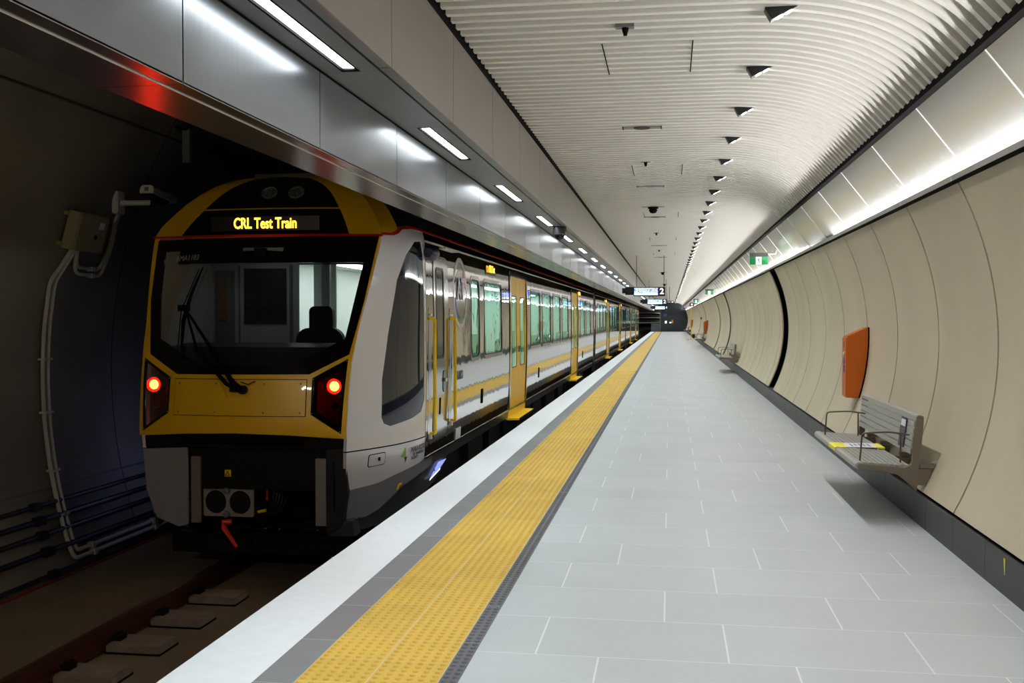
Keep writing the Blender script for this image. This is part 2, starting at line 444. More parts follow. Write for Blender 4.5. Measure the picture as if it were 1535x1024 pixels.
# seam filler inside the panel joints
mb = MB(); Fl = arc(-.014)
for s in seams:
    if any(g0-.03 < s < g1+.03 for g0, g1 in gaps): continue
    mb.grid([[(p[0], s-.017, p[1]) for p in Fl], [(p[0], s+.017, p[1]) for p in Fl]])
struct(mb.build('trim_5', mat('joint_sealant', srgb(96, 82, 64), .8), smooth=True))
mb = MB(); y = YA
k = 0
while y < YB:
    mb.box(1.82, 1.835, y+.003, min(y+.7, YB)-.003, 0, .226); y += .7
mb.box(1.832, 1.95, YA, YB, -.1, .222)
struct(mb.build('baseboard_right', M_PLINTH))
# cove: lip, tray, reflector panels
mb = MB(); s0 = SR0-MOD_R*9
while s0 < YB:
    mb.prism([(1.802, 2.408), (1.80, 2.446), (1.806, 2.446), (1.808, 2.412), (1.96, 2.412), (1.96, 2.408)], s0+.004, s0+MOD_R-.004, 'y')
    s0 += MOD_R
struct(mb.build('trim_6', mat('lip_metal', srgb(186, 183, 178), .4, .3)))
mb = MB(); mb.prism([(1.80, 2.399), (1.80, 2.4075), (2.0, 2.4075), (2.0, 2.399)], YA, YB, 'y'); struct(mb.build('trim_7', M_BLACK))
mb = MB(); s0 = SR0-MOD_R*9
while s0 < YB:
    mb.prism([(1.945, 2.412), (1.58, 2.885), (1.588, 2.893), (1.957, 2.415)], s0+.005, s0+MOD_R-.005, 'y'); s0 += MOD_R
struct(mb.build('trim_8', M_COVE))
mb = MB()
for k_ in range(-9, 78):
    y_ = SR0+MOD_R*k_
    mb.prism([(1.943, 2.411), (1.578, 2.883), (1.58, 2.886), (1.946, 2.413)], y_-.006, y_+.006, 'y'); mb.box(1.7995, 1.803, y_-.006, y_+.006, 2.408, 2.447)
struct(mb.build('trim_24', mat('seam_glint', srgb(240, 240, 238), .35)))  # white strips stand in for light leaking and glinting along the panel seams
mb = MB(); mb.prism([(1.953, 2.416), (1.59, 2.889), (1.596, 2.894), (1.966, 2.42)], YA, YB, 'y'); struct(mb.build('trim_9', mat('joint_white', srgb(235, 235, 232), .5)))
mb = MB(); mb.prism([(1.578, 2.888), (1.553, 2.905), (1.553, 2.948), (1.6, 3.0), (1.64, 2.9)], YA, YB, 'y'); struct(mb.build('trim_10', M_BLACK))
def cove(y0, y1, label):
    t = thing('cove_light', (1.88, (y0+y1)/2, 2.42), label, 'light fitting', 'hidden strip lights in the wall cove')
    b = MB(); b.box(1.862, 1.90, y0, y1, 2.413, 2.424); b.build('housing', M_WHITEP, t)
    b = MB(); b.face([(1.864, y0, 2.4245), (1.898, y0, 2.4245), (1.898, y1, 2.4245), (1.864, y1, 2.4245)]); b.build('diffuser', E_COVEM, t)
cove(-3.0, 12.35, 'glowing strip light hidden in the wall cove above the nearest bench')
cove(15.3, 58.0, 'glowing strip light in the wall cove behind the nearest exit sign')
cove(58.2, 119.5, 'glowing strip light in the wall cove at the far end of the platform')

# ceiling ---------------------------------------------------------------
def smooth(P, n=3):
    P = [Vector(p) for p in P]; out = []
    for i in range(len(P)-1):
        a, b, c, e = P[max(0, i-1)], P[i], P[i+1], P[min(len(P)-1, i+2)]
        for k in range(n):
            t = k/n; out.append(tuple(.5*((2*b)+(c-a)*t+(2*a-5*b+4*c-e)*t*t+(3*b-a-3*c+e)*t*t*t)))
    return out+[tuple(P[-1])]
prof = [(-1.335, 3.346), (-.6, 3.346), (0, 3.346), (.45, 3.345), (.62, 3.337), (.78, 3.322), (.92, 3.298), (1.05, 3.266), (1.17, 3.225), (1.28, 3.172), (1.38, 3.108), (1.46, 3.04), (1.53, 2.965), (1.565, 2.925)]
prof = prof[:3]+smooth(prof[3:], 3)
def norms(pr):
    out = []
    for i in range(len(pr)):
        a, b = Vector(pr[max(0, i-1)]), Vector(pr[min(len(pr)-1, i+1)]); t = (b-a).normalized(); out.append(Vector((-t.y, t.x)))
    return out
NP = norms(prof)
NP = [n if n.y > 0 or n.x > 0 else -n for n in NP]
mb = MB(); P_S = .1465; y = -3.0
while y < YB:
    lo = [(p[0], y, p[1]) for p in prof]; lo2 = [(p[0], y+.052, p[1]) for p in prof]
    D = .085
    hi = [(p[0]+n.x*D, y-.004, p[1]+n.y*D) for p, n in zip(prof, NP)]; hi2 = [(p[0]+n.x*D, y+.056, p[1]+n.y*D) for p, n in zip(prof, NP)]
    mb.grid([hi, lo, lo2, hi2]); mb.face([lo[0], lo2[0], hi2[0], hi[0]])
    y += P_S
struct(mb.build('ceiling', M_SLAT))
mb = MB(); D = .086
pr = [(p[0]+n.x*D, p[1]+n.y*D) for p, n in zip(prof, NP)]
mb.grid([[(p[0], YA, p[1]) for p in pr], [(p[0], YB, p[1]) for p in pr]])
struct(mb.build('trim_11', M_BACK, smooth=True))
mb = MB(); mb.box(-1.372, -1.352, YA, YB, 3.32, 3.46); mb.box(-1.352, -1.33, YA, YB, 3.425, 3.46); struct(mb.build('trim_12', M_BLACK))
# upper fascia
mb = MB(); s0 = SL0-MOD_L*8
mbl = MB(); mbs = MB(); mbt = MB()
while s0 < YB:
    a, b = s0+.005, min(s0+MOD_L-.005, YB)
    mb.box(UX-.01, UX, a, b, ZS-.002, 3.42)
    mbl.box(FX-.012, FX, a, b, ZB, ZS-.01)
    mbs.box(-1.425, UX-.0005, a, b, ZS, ZS+.01)
    s0 += MOD_L
struct(mb.build('trim_13', M_FASCIA_UP)); struct(mbl.build('trim_14', M_FASCIA))
struct(mbs.build('trim_15', M_SOFFIT))
mb = MB(); mb.box(FX-.03, FX-.014, YA, YB, ZB+.01, 3.5); mb.box(FX-.01, UX-.012, YA, YB, ZS+.16, ZS+.2); mb.box(-1.44, -1.41, YA, YB, ZS+.01, ZS+.02)
mb.box(UX-.03, UX-.012, YA, YB, ZS+.02, 3.5); mb.box(FX-.014, FX+.006, YA, YB, ZS+.004, ZS+.02)
struct(mb.build('trim_16', M_BLACKGAP))
# light soffit: plain lengths, and lengths with the light recess
LY0, LP, LL = .69, 2.93, 1.38
mb = MB()
k = -2
while True:
    a = LY0+LP*k
    if a > YB-1.5: break
    mb.box(FX+.006, -1.44, a+LL+.012, a+LP-.012, ZS, ZS+.01)
    mb.box(FX+.006, -1.632, a-.009, a+LL+.009, ZS, ZS+.01)
    mb.box(-1.535, -1.44, a-.009, a+LL+.009, ZS, ZS+.01)
    k += 1
struct(mb.build('trim_17', M_SOFFIT))
# underside of the lower fascia
mb = MB(); mb2 = MB(); s0 = SL0-MOD_L*8; SH = MOD_L*2
while s0 < YB:
    a, b = s0+.003, min(s0+SH-.003, YB)
    mb.box(-1.80, FX, a, b, ZB-.004, ZB+.006); mb2.box(-2.05, -1.808, a, b, ZB-.004, ZB+.006)
    s0 += SH
struct(mb.build('trim_18', M_SOFFIT_LOW)); struct(mb2.build('trim_19', M_SOFFIT_LOW))
mb = MB(); mb.box(-1.807, -1.801, YA, YB, ZB-.008, ZB+.02); struct(mb.build('trim_20', mat('trim_bead', srgb(225, 222, 215), .5)))
mb = MB(); mb.box(-2.06, -2.045, YA, YB, ZB, 3.6); mb.box(-2.05, FX-.03, YA, YB, ZB+.02, ZB+.03); struct(mb.build('trim_21', M_BLACKGAP))

def soffit_light(a, label, k=0):
    t = thing('soffit_light', (-1.585, a+LL/2, ZS), label, 'light fitting', 'strip lights in the soffit over the platform edge')
    b = MB(); b.box(-1.63, -1.62, a, a+LL, ZS, ZS+.05); b.box(-1.547, -1.537, a, a+LL, ZS, ZS+.05)
    b.box(-1.62, -1.547, a, a+.015, ZS, ZS+.05); b.box(-1.62, -1.547, a+LL-.03, a+LL, ZS, ZS+.05); b.box(-1.63, -1.537, a, a+LL, ZS+.05, ZS+.055)
    b.build('frame', M_BLACK, t)
    b = MB(); b.box(-1.613, -1.556, a+.015, a+LL-.03, ZS+.008, ZS+.03); b.build('diffuser', E_STRIP, t)
    if True:
        n_ = 'strip_beam'
        la = bpy.data.lights.get(n_)
        if not la:
            la = bpy.data.lights.new(n_, 'AREA'); la.shape = 'RECTANGLE'; la.size = .05; la.size_y = LL-.06; la.color = (.86, .95, 1)
            la.spread = math.radians(105); la.energy = P_STRIP
        lo = bpy.data.objects.new('lamp', la); COL.objects.link(lo); lo.parent = t; lo.location = (0, 0, .004)
    return t
names = {0: 'strip light in the soffit partly cut by the top edge, nearest of the row', 1: 'nearest whole strip light in the soffit, above the train nose',
         2: 'second strip light in the soffit, between the nearest one and the third', 3: 'third strip light in the soffit from the near end', 4: 'strip light in the soffit just before the black dome camera',
         5: 'strip light in the soffit just beyond the black dome camera'}
names = {1: 'long glowing strip light in the soffit, cut by the top edge of the photo', 2: 'nearest whole strip light in the soffit over the platform edge',
         3: 'strip light in the soffit, third from the near end of the row', 4: 'strip light in the soffit just before the black dome camera', 5: 'strip light in the soffit just past the black dome camera'}
for k in range(-1, 40):
    a = LY0+LP*k
    if a+LL > YB: break
    soffit_light(a, names.get(k, 'small distant strip light in the soffit, beyond the dome camera' if k > 5 else 'strip light in the soffit behind the viewpoint'), k)

# downlights ------------------------------------------------------------
def downlight():
    t = thing('ceiling_downlight', (.64, 0, 3.346), 'x', 'light fitting')
    b = MB(); b.prism([(.545, 3.346), (.735, 3.346), (.585, 3.272)], -.045, .045, 'y'); b.build('housing', M_SIGNK, t, bevel=.003)
    n = Vector((-(3.346-3.272), 0, -(.735-.585))); n = Vector((.074, 0, -.15)).normalized(); tt = Vector((.15, 0, .074)).normalized()
    c0 = Vector((.585, 0, 3.272))
    for j, s in enumerate((.035, .095)):
        c = c0+tt*(s+.02)+n*.0015; b = MB()
        b.v = [tuple(c+tt*(.024*math.cos(q*math.pi/8))+Vector((0, .036*math.sin(q*math.pi/8), 0))) for q in range(16)]; b.f = [tuple(range(16))]; b.mi = [0]
        b.build('lens', E_SPOTF, t)
    return t
dl0 = downlight()
ld = bpy.data.lights.new('downlight_beam', 'AREA'); ld.shape = 'RECTANGLE'; ld.size = .12; ld.size_y = .08; ld.energy = P_SPOT; ld.color = (.98, .99, 1); ld.spread = math.radians(115)
def dlab(i):
    L = ['wedge shaped ceiling downlight nearest the viewer, by the top edge', 'second wedge downlight in the ceiling row, just behind the nearest', 'third wedge downlight from the near end of the ceiling row', 'fourth wedge downlight from the near end of the ceiling row']
    return L[i] if i < len(L) else 'small dark wedge downlight farther along the ceiling row'
YD = [6.26+1.44*i for i in range(79)]
YY = [y for y in [3.38, 4.82, 1.94, .5, -.9]+YD if y < YB-1]
fits = [dl0]+[copy_tree(dl0) for _ in YY[1:]]
for i, (y, t) in enumerate(zip(YY, fits)):
    t.location = (.64, y, 3.346)
    j = i-5
    tag(t, dlab(j) if j >= 0 else 'wedge downlight above and behind the viewpoint', 'light fitting', 'wedge downlights along the ceiling')
    # the lamp inside the fitting
    if True:
        lo = bpy.data.objects.new('lamp', ld); COL.objects.link(lo); lo.parent = t
        lo.matrix_parent_inverse = Matrix()
        aim = Vector((.08, 0, -1)).normalized()
        lo.rotation_euler = aim.to_track_quat('-Z', 'Y').to_euler(); lo.location = (.03, 0, -.075)

# ceiling details ---------------------------------------------------------
def slots(y0, lab):
    t = thing('access_panel', (-.15, y0+.44, ZC), lab, 'access panel', 'access panels cut in the ceiling slats')
    for x in (-.45, .146):
        b = MB(); b.box(x-.004, x+.004, y0, y0+.87, ZC-.003, ZC-.0003); b.build('slot', M_BLACK, t)
for y0, lab in ((6.88, 'nearest access panel in the slatted ceiling, marked by two dark slots'), (12.37, 'access panel in the slatted ceiling behind the recessed speaker tray'), (17.9, 'access panel in the ceiling beyond the hanging black speaker'), (23.4, 'distant access panel in the slatted ceiling'), (28.9, 'distant access panel in the slatted ceiling')): slots(y0, lab)
def sprinkler(y, lab):
    t = thing('sprinkler_head', (-.28, y, ZC), lab, 'sprinkler', 'small heads along the ceiling')
    b = MB(); b.box(-.34, -.225, y-.03, y+.03, ZC-.004, ZC+.02); b.build('plate', M_GREYP, t)
    b = MB(); lathe(b, [(.022, ZC-.004), (.02, ZC-.02), (.012, ZC-.045), (.014, ZC-.05)], (-.28, y, 0), n=12); b.build('head', M_BLACK, t)
for y, lab in ((6.52, 'small black head on a plate in the ceiling, nearest the viewer'), (12.13, 'small black head in the ceiling beyond the recessed tray'), (22.2, 'tiny distant head in the ceiling'), (27.7, 'tiny distant head in the ceiling')): sprinkler(y, lab)
def tray(y, lab, dark):
    t = thing('ceiling_tray', (-.265, y, ZC), lab, 'ceiling fitting', 'recessed trays in the ceiling')
    b = MB(); b.box(-.45, -.08, y-.06, y+.06, ZC-.003, ZC+.002); b.build('frame', M_GREYP, t)
    b = MB(); b.box(-.452, -.442, y-.07, y+.07, ZC-.006, ZC+.002); b.box(-.088, -.078, y-.07, y+.07, ZC-.006, ZC+.002); b.build('end_cap', M_BLACK, t)
    b = MB(); lathe(b, [(.001, ZC-.006), (.08, ZC-.006), (.08, ZC-.002)], (-.265, y, 0), n=24); b.build('grille', M_DARK if dark else M_GREYP, t)
tray(9.95, 'long recessed tray with a round dark grille, nearest in the ceiling', True)
tray(14.36, 'recessed tray in the ceiling just before the hanging black speaker', False)
tray(18.7, 'distant recessed tray in the ceiling', True); tray(26.0, 'distant recessed tray in the ceiling', False); tray(31.0, 'distant recessed tray in the ceiling', True)
def pod(y, lab, s=1.0):
    t = thing('ceiling_speaker', (-.27, y, ZC), lab, 'speaker', 'black fittings hanging from the ceiling')
    b = MB(); b.box(-.45, -.09, y-.05, y+.05, ZC-.004, ZC); b.build('plate', M_GREYP, t)
    b = MB(); lathe(b, [(.085*s, ZC-.004), (.085*s, ZC-.03), (.06*s, ZC-.035), (.07*s, ZC-.06), (.045*s, ZC-.1), (.001, ZC-.11)], (-.27, y, 0), n=20); b.build('body', M_BLACK, t, smooth=True)
pod(17.0, 'black round fitting hanging from a grey plate in the ceiling'); pod(41, 'tiny black fitting hanging from the distant ceiling', .9); pod(55, 'tiny black fitting hanging from the distant ceiling', .9)

# dome camera in the soffit
t = thing('dome_camera', (-1.47, 13.85, ZS), 'black dome camera hanging under the soffit between two strip lights', 'camera')
b = MB(); lathe(b, [(.085, ZS), (.09, ZS-.01), (.09, ZS-.11), (.07, ZS-.12)], (-1.47, 13.85, 0), n=24); b.build('housing', mat('camera_black', srgb(38, 38, 40), .4), t, smooth=True)
b = MB(); lathe(b, [(.068, ZS-.12), (.06, ZS-.15), (.035, ZS-.175), (.001, ZS-.183)], (-1.47, 13.85, 0), n=24); b.build('dome', M_FRIT, t, smooth=True)

# tunnel side --------------------------------------------------------------
def tx(z, off=0): return -.92-math.sqrt((5.5-off)**2-(z-.9)**2)
def bend(y): return (max(0, y-90)**2)/450
mb = MB(); ys = [YA, 0, 4.4, 30, 60, 85]+[92+5*i for i in range(26)]
zz = [-1.15+i*(6.25+1.15)/30 for i in range(31)]
mb.grid([[(tx(z)+bend(y), y, z) for z in zz] for y in ys])
struct(mb.build('wall_left', M_CONC_T, smooth=True))
mb = MB()
for y in [1.2+3.3*i for i in range(60)]:
    if y > 90: break
    mb.grid([[(tx(z, .003), yy, z) for z in zz] for yy in (y-.008, y+.008)])
z = 3.6; mb.tube([(tx(z, .02), YA, z), (tx(z, .02), 92, z)], .014, 6)
struct(mb.build('trim_22', mat('tunnel_joint', srgb(52, 48, 42), .9)))
mb = MB()
for a, b_ in zip(ys, ys[1:]):
    mb.face([(-6.3+bend(a), a, -1.1), (-2.0+bend(a), a, -1.1), (-2.0+bend(b_), b_, -1.1), (-6.3+bend(b_), b_, -1.1)])
mb.box(-5.55, -4.62, YA, 92, -1.12, -1.075)
struct(mb.build('trim_23', M_BED))
mb = MB(); mb.box(-7, 3, 217, 217.2, -1.2, 7); mb.box(-7, 0, YA-.1, YA, -1.2, 7); mb.box(-2.06, 3, YA-.1, YA, -1.2, 3.6); struct(mb.build('wall_back', M_BLACKGAP))
for x, lab in ((-4.43, 'rusty running rail on the tunnel side of the track'), (-3.36, 'rusty running rail on the platform side of the track')):
    b = MB(); pr = [(-.07, -1.09), (.07, -1.09), (.07, -1.075), (.01, -1.06), (.01, -.965), (.035, -.95), (.035, -.92), (-.035, -.92), (-.035, -.95), (-.01, -.965), (-.01, -1.06), (-.07, -1.075)]
    ysr = [YA]+ys[4:]
    b.grid([[(x+p[0]+bend(y), y, p[1]) for p in pr] for y in ysr], closed=True)
    tag(b.build('rail', M_RAIL), lab, 'rail', 'running rails')
def rpad(y, lab, parent=None):
    t = thing('rail_pad', (-4.1, y, -1.1), lab, 'rail support', 'concrete pads beside the rail')
    b = MB(); b.box(-4.352, -3.9, y-.15, y+.15, -1.1, -1.03); b.build('block', M_PAD, t, bevel=.012)
    b = MB(); b.box(-4.354, -3.895, y-.155, y+.155, -1.105, -1.085); b.build('base', M_BLACK, t)
    b = MB(); b.box(-4.35, -4.28, y-.05, y+.05, -1.05, -.985); b.tube([(-4.31, y-.08, -1.0), (-4.28, y-.02, -.975), (-4.28, y+.04, -1.0), (-4.335, y+.07, -.99)], .012, 6); b.build('rail_clip', M_DARK, t)
for y, lab in ((6.15, 'concrete rail pad cut by the bottom edge of the photo'), (6.85, 'nearest whole concrete rail pad with a dark clip'), (7.55, 'concrete rail pad just behind the nearest whole one'), (8.25, 'concrete rail pad halfway to the train nose'), (8.95, 'concrete rail pad in the shadow at the train nose')): rpad(y, lab)
for i, (z, r) in enumerate(((-.36, .024), (-.5, .03), (-.64, .026), (-.80, .03), (-1.02, .026))):
    b = MB(); b.tube([(tx(z, r+.01)+bend(y), y, z) for y in [YA]+[0, 20, 60]+ys[6:]], r, 8)
    for q in range(14): b.box(tx(z), tx(z, .02+2*r), 1.5+q*2.6, 1.62+q*2.6, z-r-.012, z+r+.012)
    tag(b.build('wall_cable', M_CABLE, smooth=True), ['topmost', 'second from the top', 'middle', 'fourth from the top', 'lowest'][i]+' black cable along the foot of the tunnel wall', 'cable', 'black cables on the tunnel wall')
b = MB(); z = -.22; b.tube([(tx(z, .02), y, z) for y in (YA, 92)], .008, 6); tag(b.build('wall_cable', mat('grey_cable', srgb(90, 88, 84), .6)), 'thin grey cable on the tunnel wall above the black ones', 'cable')
b = MB(); z = -1.085; b.tube([(tx(z, .02), y, z) for y in (YA, 92)], .010, 6); tag(b.build('wall_cable', mat('red_cable', srgb(150, 20, 22), .6)), 'thin red cable at the foot of the tunnel wall', 'cable')
# pipes and walkway lines seen in the bend beyond the train
for z, r, m_, lab in ((2.2, .07, M_CONDUIT, 'upper pale pipe curving away in the tunnel bend'), (1.6, .06, M_CONDUIT, 'middle pale pipe curving away in the tunnel bend'), (.95, .12, M_CONDUIT, 'lowest and widest pale pipe curving away in the tunnel bend')):
    b = MB(); b.tube([(tx(z, r+.02)+bend(y), y, z) for y in [88]+ys[6:]], r, 8); tag(b.build('tunnel_pipe', m_, smooth=True), lab, 'pipe', 'pale pipes in the tunnel bend')
b = MB(); b.grid([[(tx(.2)+bend(y), y, .15), (tx(.2)+.9+bend(y), y, .15), (tx(.2)+.9+bend(y), y, .0), (tx(.2)+.9+bend(y), y, -1.1)] for y in [89]+ys[6:]]); tag(b.build('tunnel_walkway', mat('walkway', srgb(120, 120, 104), .8)), 'raised walkway ledge curving away beyond the train', 'walkway')

# conduits on the tunnel wall -------------------------------------------------
def bendpts(P, r=.12, n=5):
    P = [Vector(p) for p in P]; out = [P[0]]
    for i in range(1, len(P)-1):
        a, b, c = P[i-1], P[i], P[i+1]; u = (a-b).normalized(); v = (c-b).normalized()
        rr = min(r, (a-b).length*.45, (c-b).length*.45); p0 = b+u*rr; p1 = b+v*rr
        for k in range(n+1):
            t = k/n; out.append((p0*(1-t)+b*t)*(1-t)+(b*(1-t)+p1*t)*t)
    return out+[P[-1]]
for i, (dy, dz) in enumerate(((0, 0), (.085, .07))):
    zs = [1.9, 1.4, .9, .4, 0, -.4, -.8]
    pts = [(tx(2.25, .05), 9.98+dy*.7, 2.25), (tx(2.05, .04), 9.85+dy*.8, 2.05)]+[(tx(z_, .035), 9.72+dy, z_) for z_ in zs]+[(tx(-.96+dz, .035), 9.74+dy, -.96+dz), (tx(-.96+dz, .035), 11.3, -.96+dz)]
    if i == 0: pts += [(tx(-.96, .035), 12.0, -.96), (tx(-.96, .04)+.35, 12.1, -1.0)]
    else: pts[-1] = (tx(-.96+dz, .035), 11.9, -.96+dz)
    b = MB(); b.tube(bendpts(pts, .14), .022, 10)
    for z_ in (1.1, .55, -.05, -.5): b.box(tx(z_), tx(z_, .075), 9.69+dy, 9.75+dy, z_-.012, z_+.012)
    for yy in (10.1, 11.4): b.box(tx(-.96+dz), tx(-.96+dz, .07), yy-.03, yy+.03, -.99+dz, -.93+dz)
    o = b.build('wall_conduit', M_CONDUIT, smooth=True); tag(o, ('left' if i == 0 else 'right')+' one of two grey conduits dropping from the junction box to the track', 'conduit')
for i, dd in enumerate((0, .07)):
    b = MB(); b.tube(bendpts([(tx(2.25, .05), 10.06+dd*.4, 2.27), (tx(2.1, .04), 10.08+dd*.4, 2.0+dd), (tx(2.0, .04), 10.45, 1.99+dd), (tx(2.0, .04), 10.62-dd*.3, 1.99+dd), (tx(2.3, .04), 10.74-dd*.6, 2.3), (tx(2.6, .04), 10.70-dd*.4, 2.62), (tx(2.72, .05), 10.76-dd*.4, 2.76)], .12), .020, 10)
    b.box(tx(2.0), tx(2.0, .07), 10.42, 10.48, 1.965+dd, 2.015+dd)
    tag(b.build('wall_conduit', M_CONDUIT, smooth=True), ('lower' if i == 0 else 'upper')+' of two grey conduits looping from junction box up to the camera', 'conduit')
TB = Matrix.Translation((tx(2.46), 10.06, 2.46)) @ Matrix.Rotation(math.radians(16), 4, 'Y')
t = thing('junction_box', (tx(2.46), 10.06, 2.46), 'olive grey junction box tilted on the tunnel wall above two conduits', 'junction box')
b = MB(); b.box(.03, .17, -.27, .27, -.2, .2, TB); b.build('enclosure', M_BOX, t, bevel=.008)
b = MB(); b.box(.17, .185, -.26, .26, -.19, .19, TB); b.build('door', M_BOX, t, bevel=.005)
b = MB(); b.box(.186, .192, .10, .18, .06, .13, TB); b.build('label_plate', M_STICK, t)
b = MB(); b.tube([tuple(TB @ Vector((.185, .06, -.03))), tuple(TB @ Vector((.20, .06, -.03)))], .022, 12); b.build('lock', M_BLACK, t)
for s in (-1, 1):
    b = MB(); b.box(.0, .05, -.31, -.27, s*.16-.02, s*.16+.02, TB); b.build('bracket', mat('bracket_brass', srgb(190, 180, 90), .35, .7), t)
t = thing('surveillance_camera', (tx(2.8), 10.62, 2.8), 'pale box camera on an arm fixed to the dark tunnel wall', 'camera')
x0 = tx(2.8)
b = MB(); b.box(x0+.0, x0+.07, 10.55, 10.72, 2.68, 2.93); b.build('bracket', M_WHITEP, t, bevel=.01)
b = MB(); b.tube([(x0+.05, 10.64, 2.80), (x0+.42, 10.66, 2.80)], .03, 12); b.build('arm', M_WHITEP, t)
b = MB(); TBc = Matrix.Translation((x0+.42, 10.66, 2.92)) @ Matrix.Rotation(math.radians(-6), 4, 'X')
b.prism([(-.085, -.04), (.085, -.04), (.08, .02), (.055, .05), (-.055, .05), (-.08, .02)], -.12, .42, 'y', TBc); b.build('housing', M_WHITEP, t, bevel=.006)
b = MB(); b.box(-.05, .05, -.1, .3, -.085, -.04, TBc); b.tube([tuple(TBc @ Vector(q)) for q in ((0, -.02, -.06), (.03, -.06, -.16), (0, .0, -.19), (-.04, .02, -.1))], .008, 6); b.build('mount', M_DARK, t)
b = MB(); b.box(-.022, .022, -.124, -.119, -.015, .025, TBc); b.build('label_plate', M_GREYP, t)
t = thing('cable_bracket', (tx(3.55), 11.3, 3.55), 'dark hanging bracket high on the tunnel wall above the train nose', 'bracket')
b = MB(); b.box(tx(3.75)-.02, tx(3.75)+.1, 11.25, 11.35, 3.7, 3.8); b.tube([(tx(3.75)+.02, 11.1, 3.72), (tx(3.75)+.02, 11.5, 3.72)], .02, 8); b.build('mount', M_DARK, t)
b = MB(); b.box(tx(3.75)+.03, tx(3.75)+.12, 11.25, 11.33, 3.33, 3.72); b.build('arm', M_GREYP, t)

# ================================================================== TRAIN
C = -3.96; YJ = 10.65
ZK = [-.45, .03, .41, .8, 1.1, 1.5, 2.0, 2.34, 2.6, 2.8, 2.93, 3.0, 3.04]
YCN = [9.25, 9.15, 9.10, 9.14, 9.2, 9.36, 9.58, 9.74, 9.92, 10.08, 10.22, 10.34, 10.5]
WN = [.97, 1.0, 1.02, 1.03, 1.04, 1.08, 1.15, 1.18, 1.04, .86, .68, .45, .06]
WBN = [1.30, 1.38, 1.40, 1.41, 1.41, 1.41, 1.40, 1.39, 1.28, 1.08, .86, .62, .12]
def ip(z, A):
    if z <= ZK[0]: return A[0]
    for i in range(1, len(ZK)):
        if z <= ZK[i]:
            h_ = ZK[i]-ZK[i-1]; t = (z-ZK[i-1])/h_
            sl = lambda j: 0 if j < 0 or j >= len(ZK)-1 else (A[j+1]-A[j])/(ZK[j+1]-ZK[j])
            s0, s1, s2 = sl(i-2) if i > 1 else sl(0), sl(i-1), sl(i) if i < len(ZK)-1 else sl(i-1)
            m0 = 0 if s0*s1 <= 0 else 2*s0*s1/(s0+s1); m1 = 0 if s1*s2 <= 0 else 2*s1*s2/(s1+s2)
            return (2*t**3-3*t*t+1)*A[i-1]+(t**3-2*t*t+t)*h_*m0+(-2*t**3+3*t*t)*A[i]+(t**3-t*t)*h_*m1
    return A[-1]
BU = .12
def Fy(x, z): return ip(z, YCN)-BU+BU*min(1.6, ((x-C)/ip(z, WN))**2)
def Sx(y, z):
    a, b, yc = ip(z, WN), ip(z, WBN), ip(z, YCN)
    t = min(1, max(0, (y-yc)/(YJ-yc))); return a+(b-a)*(1-(1-t)**1.8)
def mpF(x, z, o): return (x, Fy(x, z)-o, z)
def mpS(y, z, o): return (C+Sx(y, z)+o, y, z)
def mpSL(y, z, o): return (C-Sx(y, z)*.975-o, y, z)
def mpB(y, z, o): return (C+ip(z, WBN)+o, y, z)
def mpBL(y, z, o): return (C-ip(z, WBN)*.975-o, y, z)

def carriage(lab, y0):
    return thing('train_carriage', (C, y0, -.92), lab, 'train carriage', 'carriages of the standing train')
def saloon(t, ya, yb):
    b = MB(); b.box(C-1.33, C+1.2, ya, yb, -.02, 0); b.build('saloon_floor', M_GREYP, t)
    b = MB(); b.face([(C-1.30, ya, 0), (C-1.30, yb, 0), (C-1.30, yb, 2.3), (C-1.30, ya, 2.3)]); b.face([(C-1.3, ya, 2.3), (C-1.3, yb, 2.3), (C+1.3, yb, 2.3), (C+1.3, ya, 2.3)])
    b.face([(C-1.3, yb, 0), (C+1.3, yb, 0), (C+1.3, yb, 2.3), (C-1.3, yb, 2.3)])
    b.build('saloon_wall', M_SALW, t)
    b = MB()
    for x in (C-.75, C+.35): b.box(x, x+.22, ya+.3, yb-.3, 2.275, 2.295)
    b.build('saloon_light', E_SAL, t)
def seats(t, ys, m=None):
    for y in ys:
        for x in (C+.85, C-.85):
            b = MB(); b.box(x-.22, x+.22, y, y+.42, .38, .46); b.box(x-.22, x+.22, y+.36, y+.46, .44, 1.12); o = b.build('seat', m or M_TEAL, t, bevel=.03)
def window(t, y0, y1, z0=1.02, z1=2.02):
    f = panel('window', M_FRAMEW, rrect(y0-.06, y1+.06, z0-.06, z1+.06, .12), [rrect(y0, y1, z0, z1, .09)], mpB, .004, .02, .5, t)
    panel('pane', G_WIN, rrect(y0, y1, z0, z1, .09), [], mpB, -.002, 0, .4, f)
    panel('rubber', M_RUB, rrect(y0-.012, y1+.012, z0-.012, z1+.012, .1), [rrect(y0+.006, y1-.006, z0+.006, z1-.006, .09)], mpB, .008, .01, .5, f)
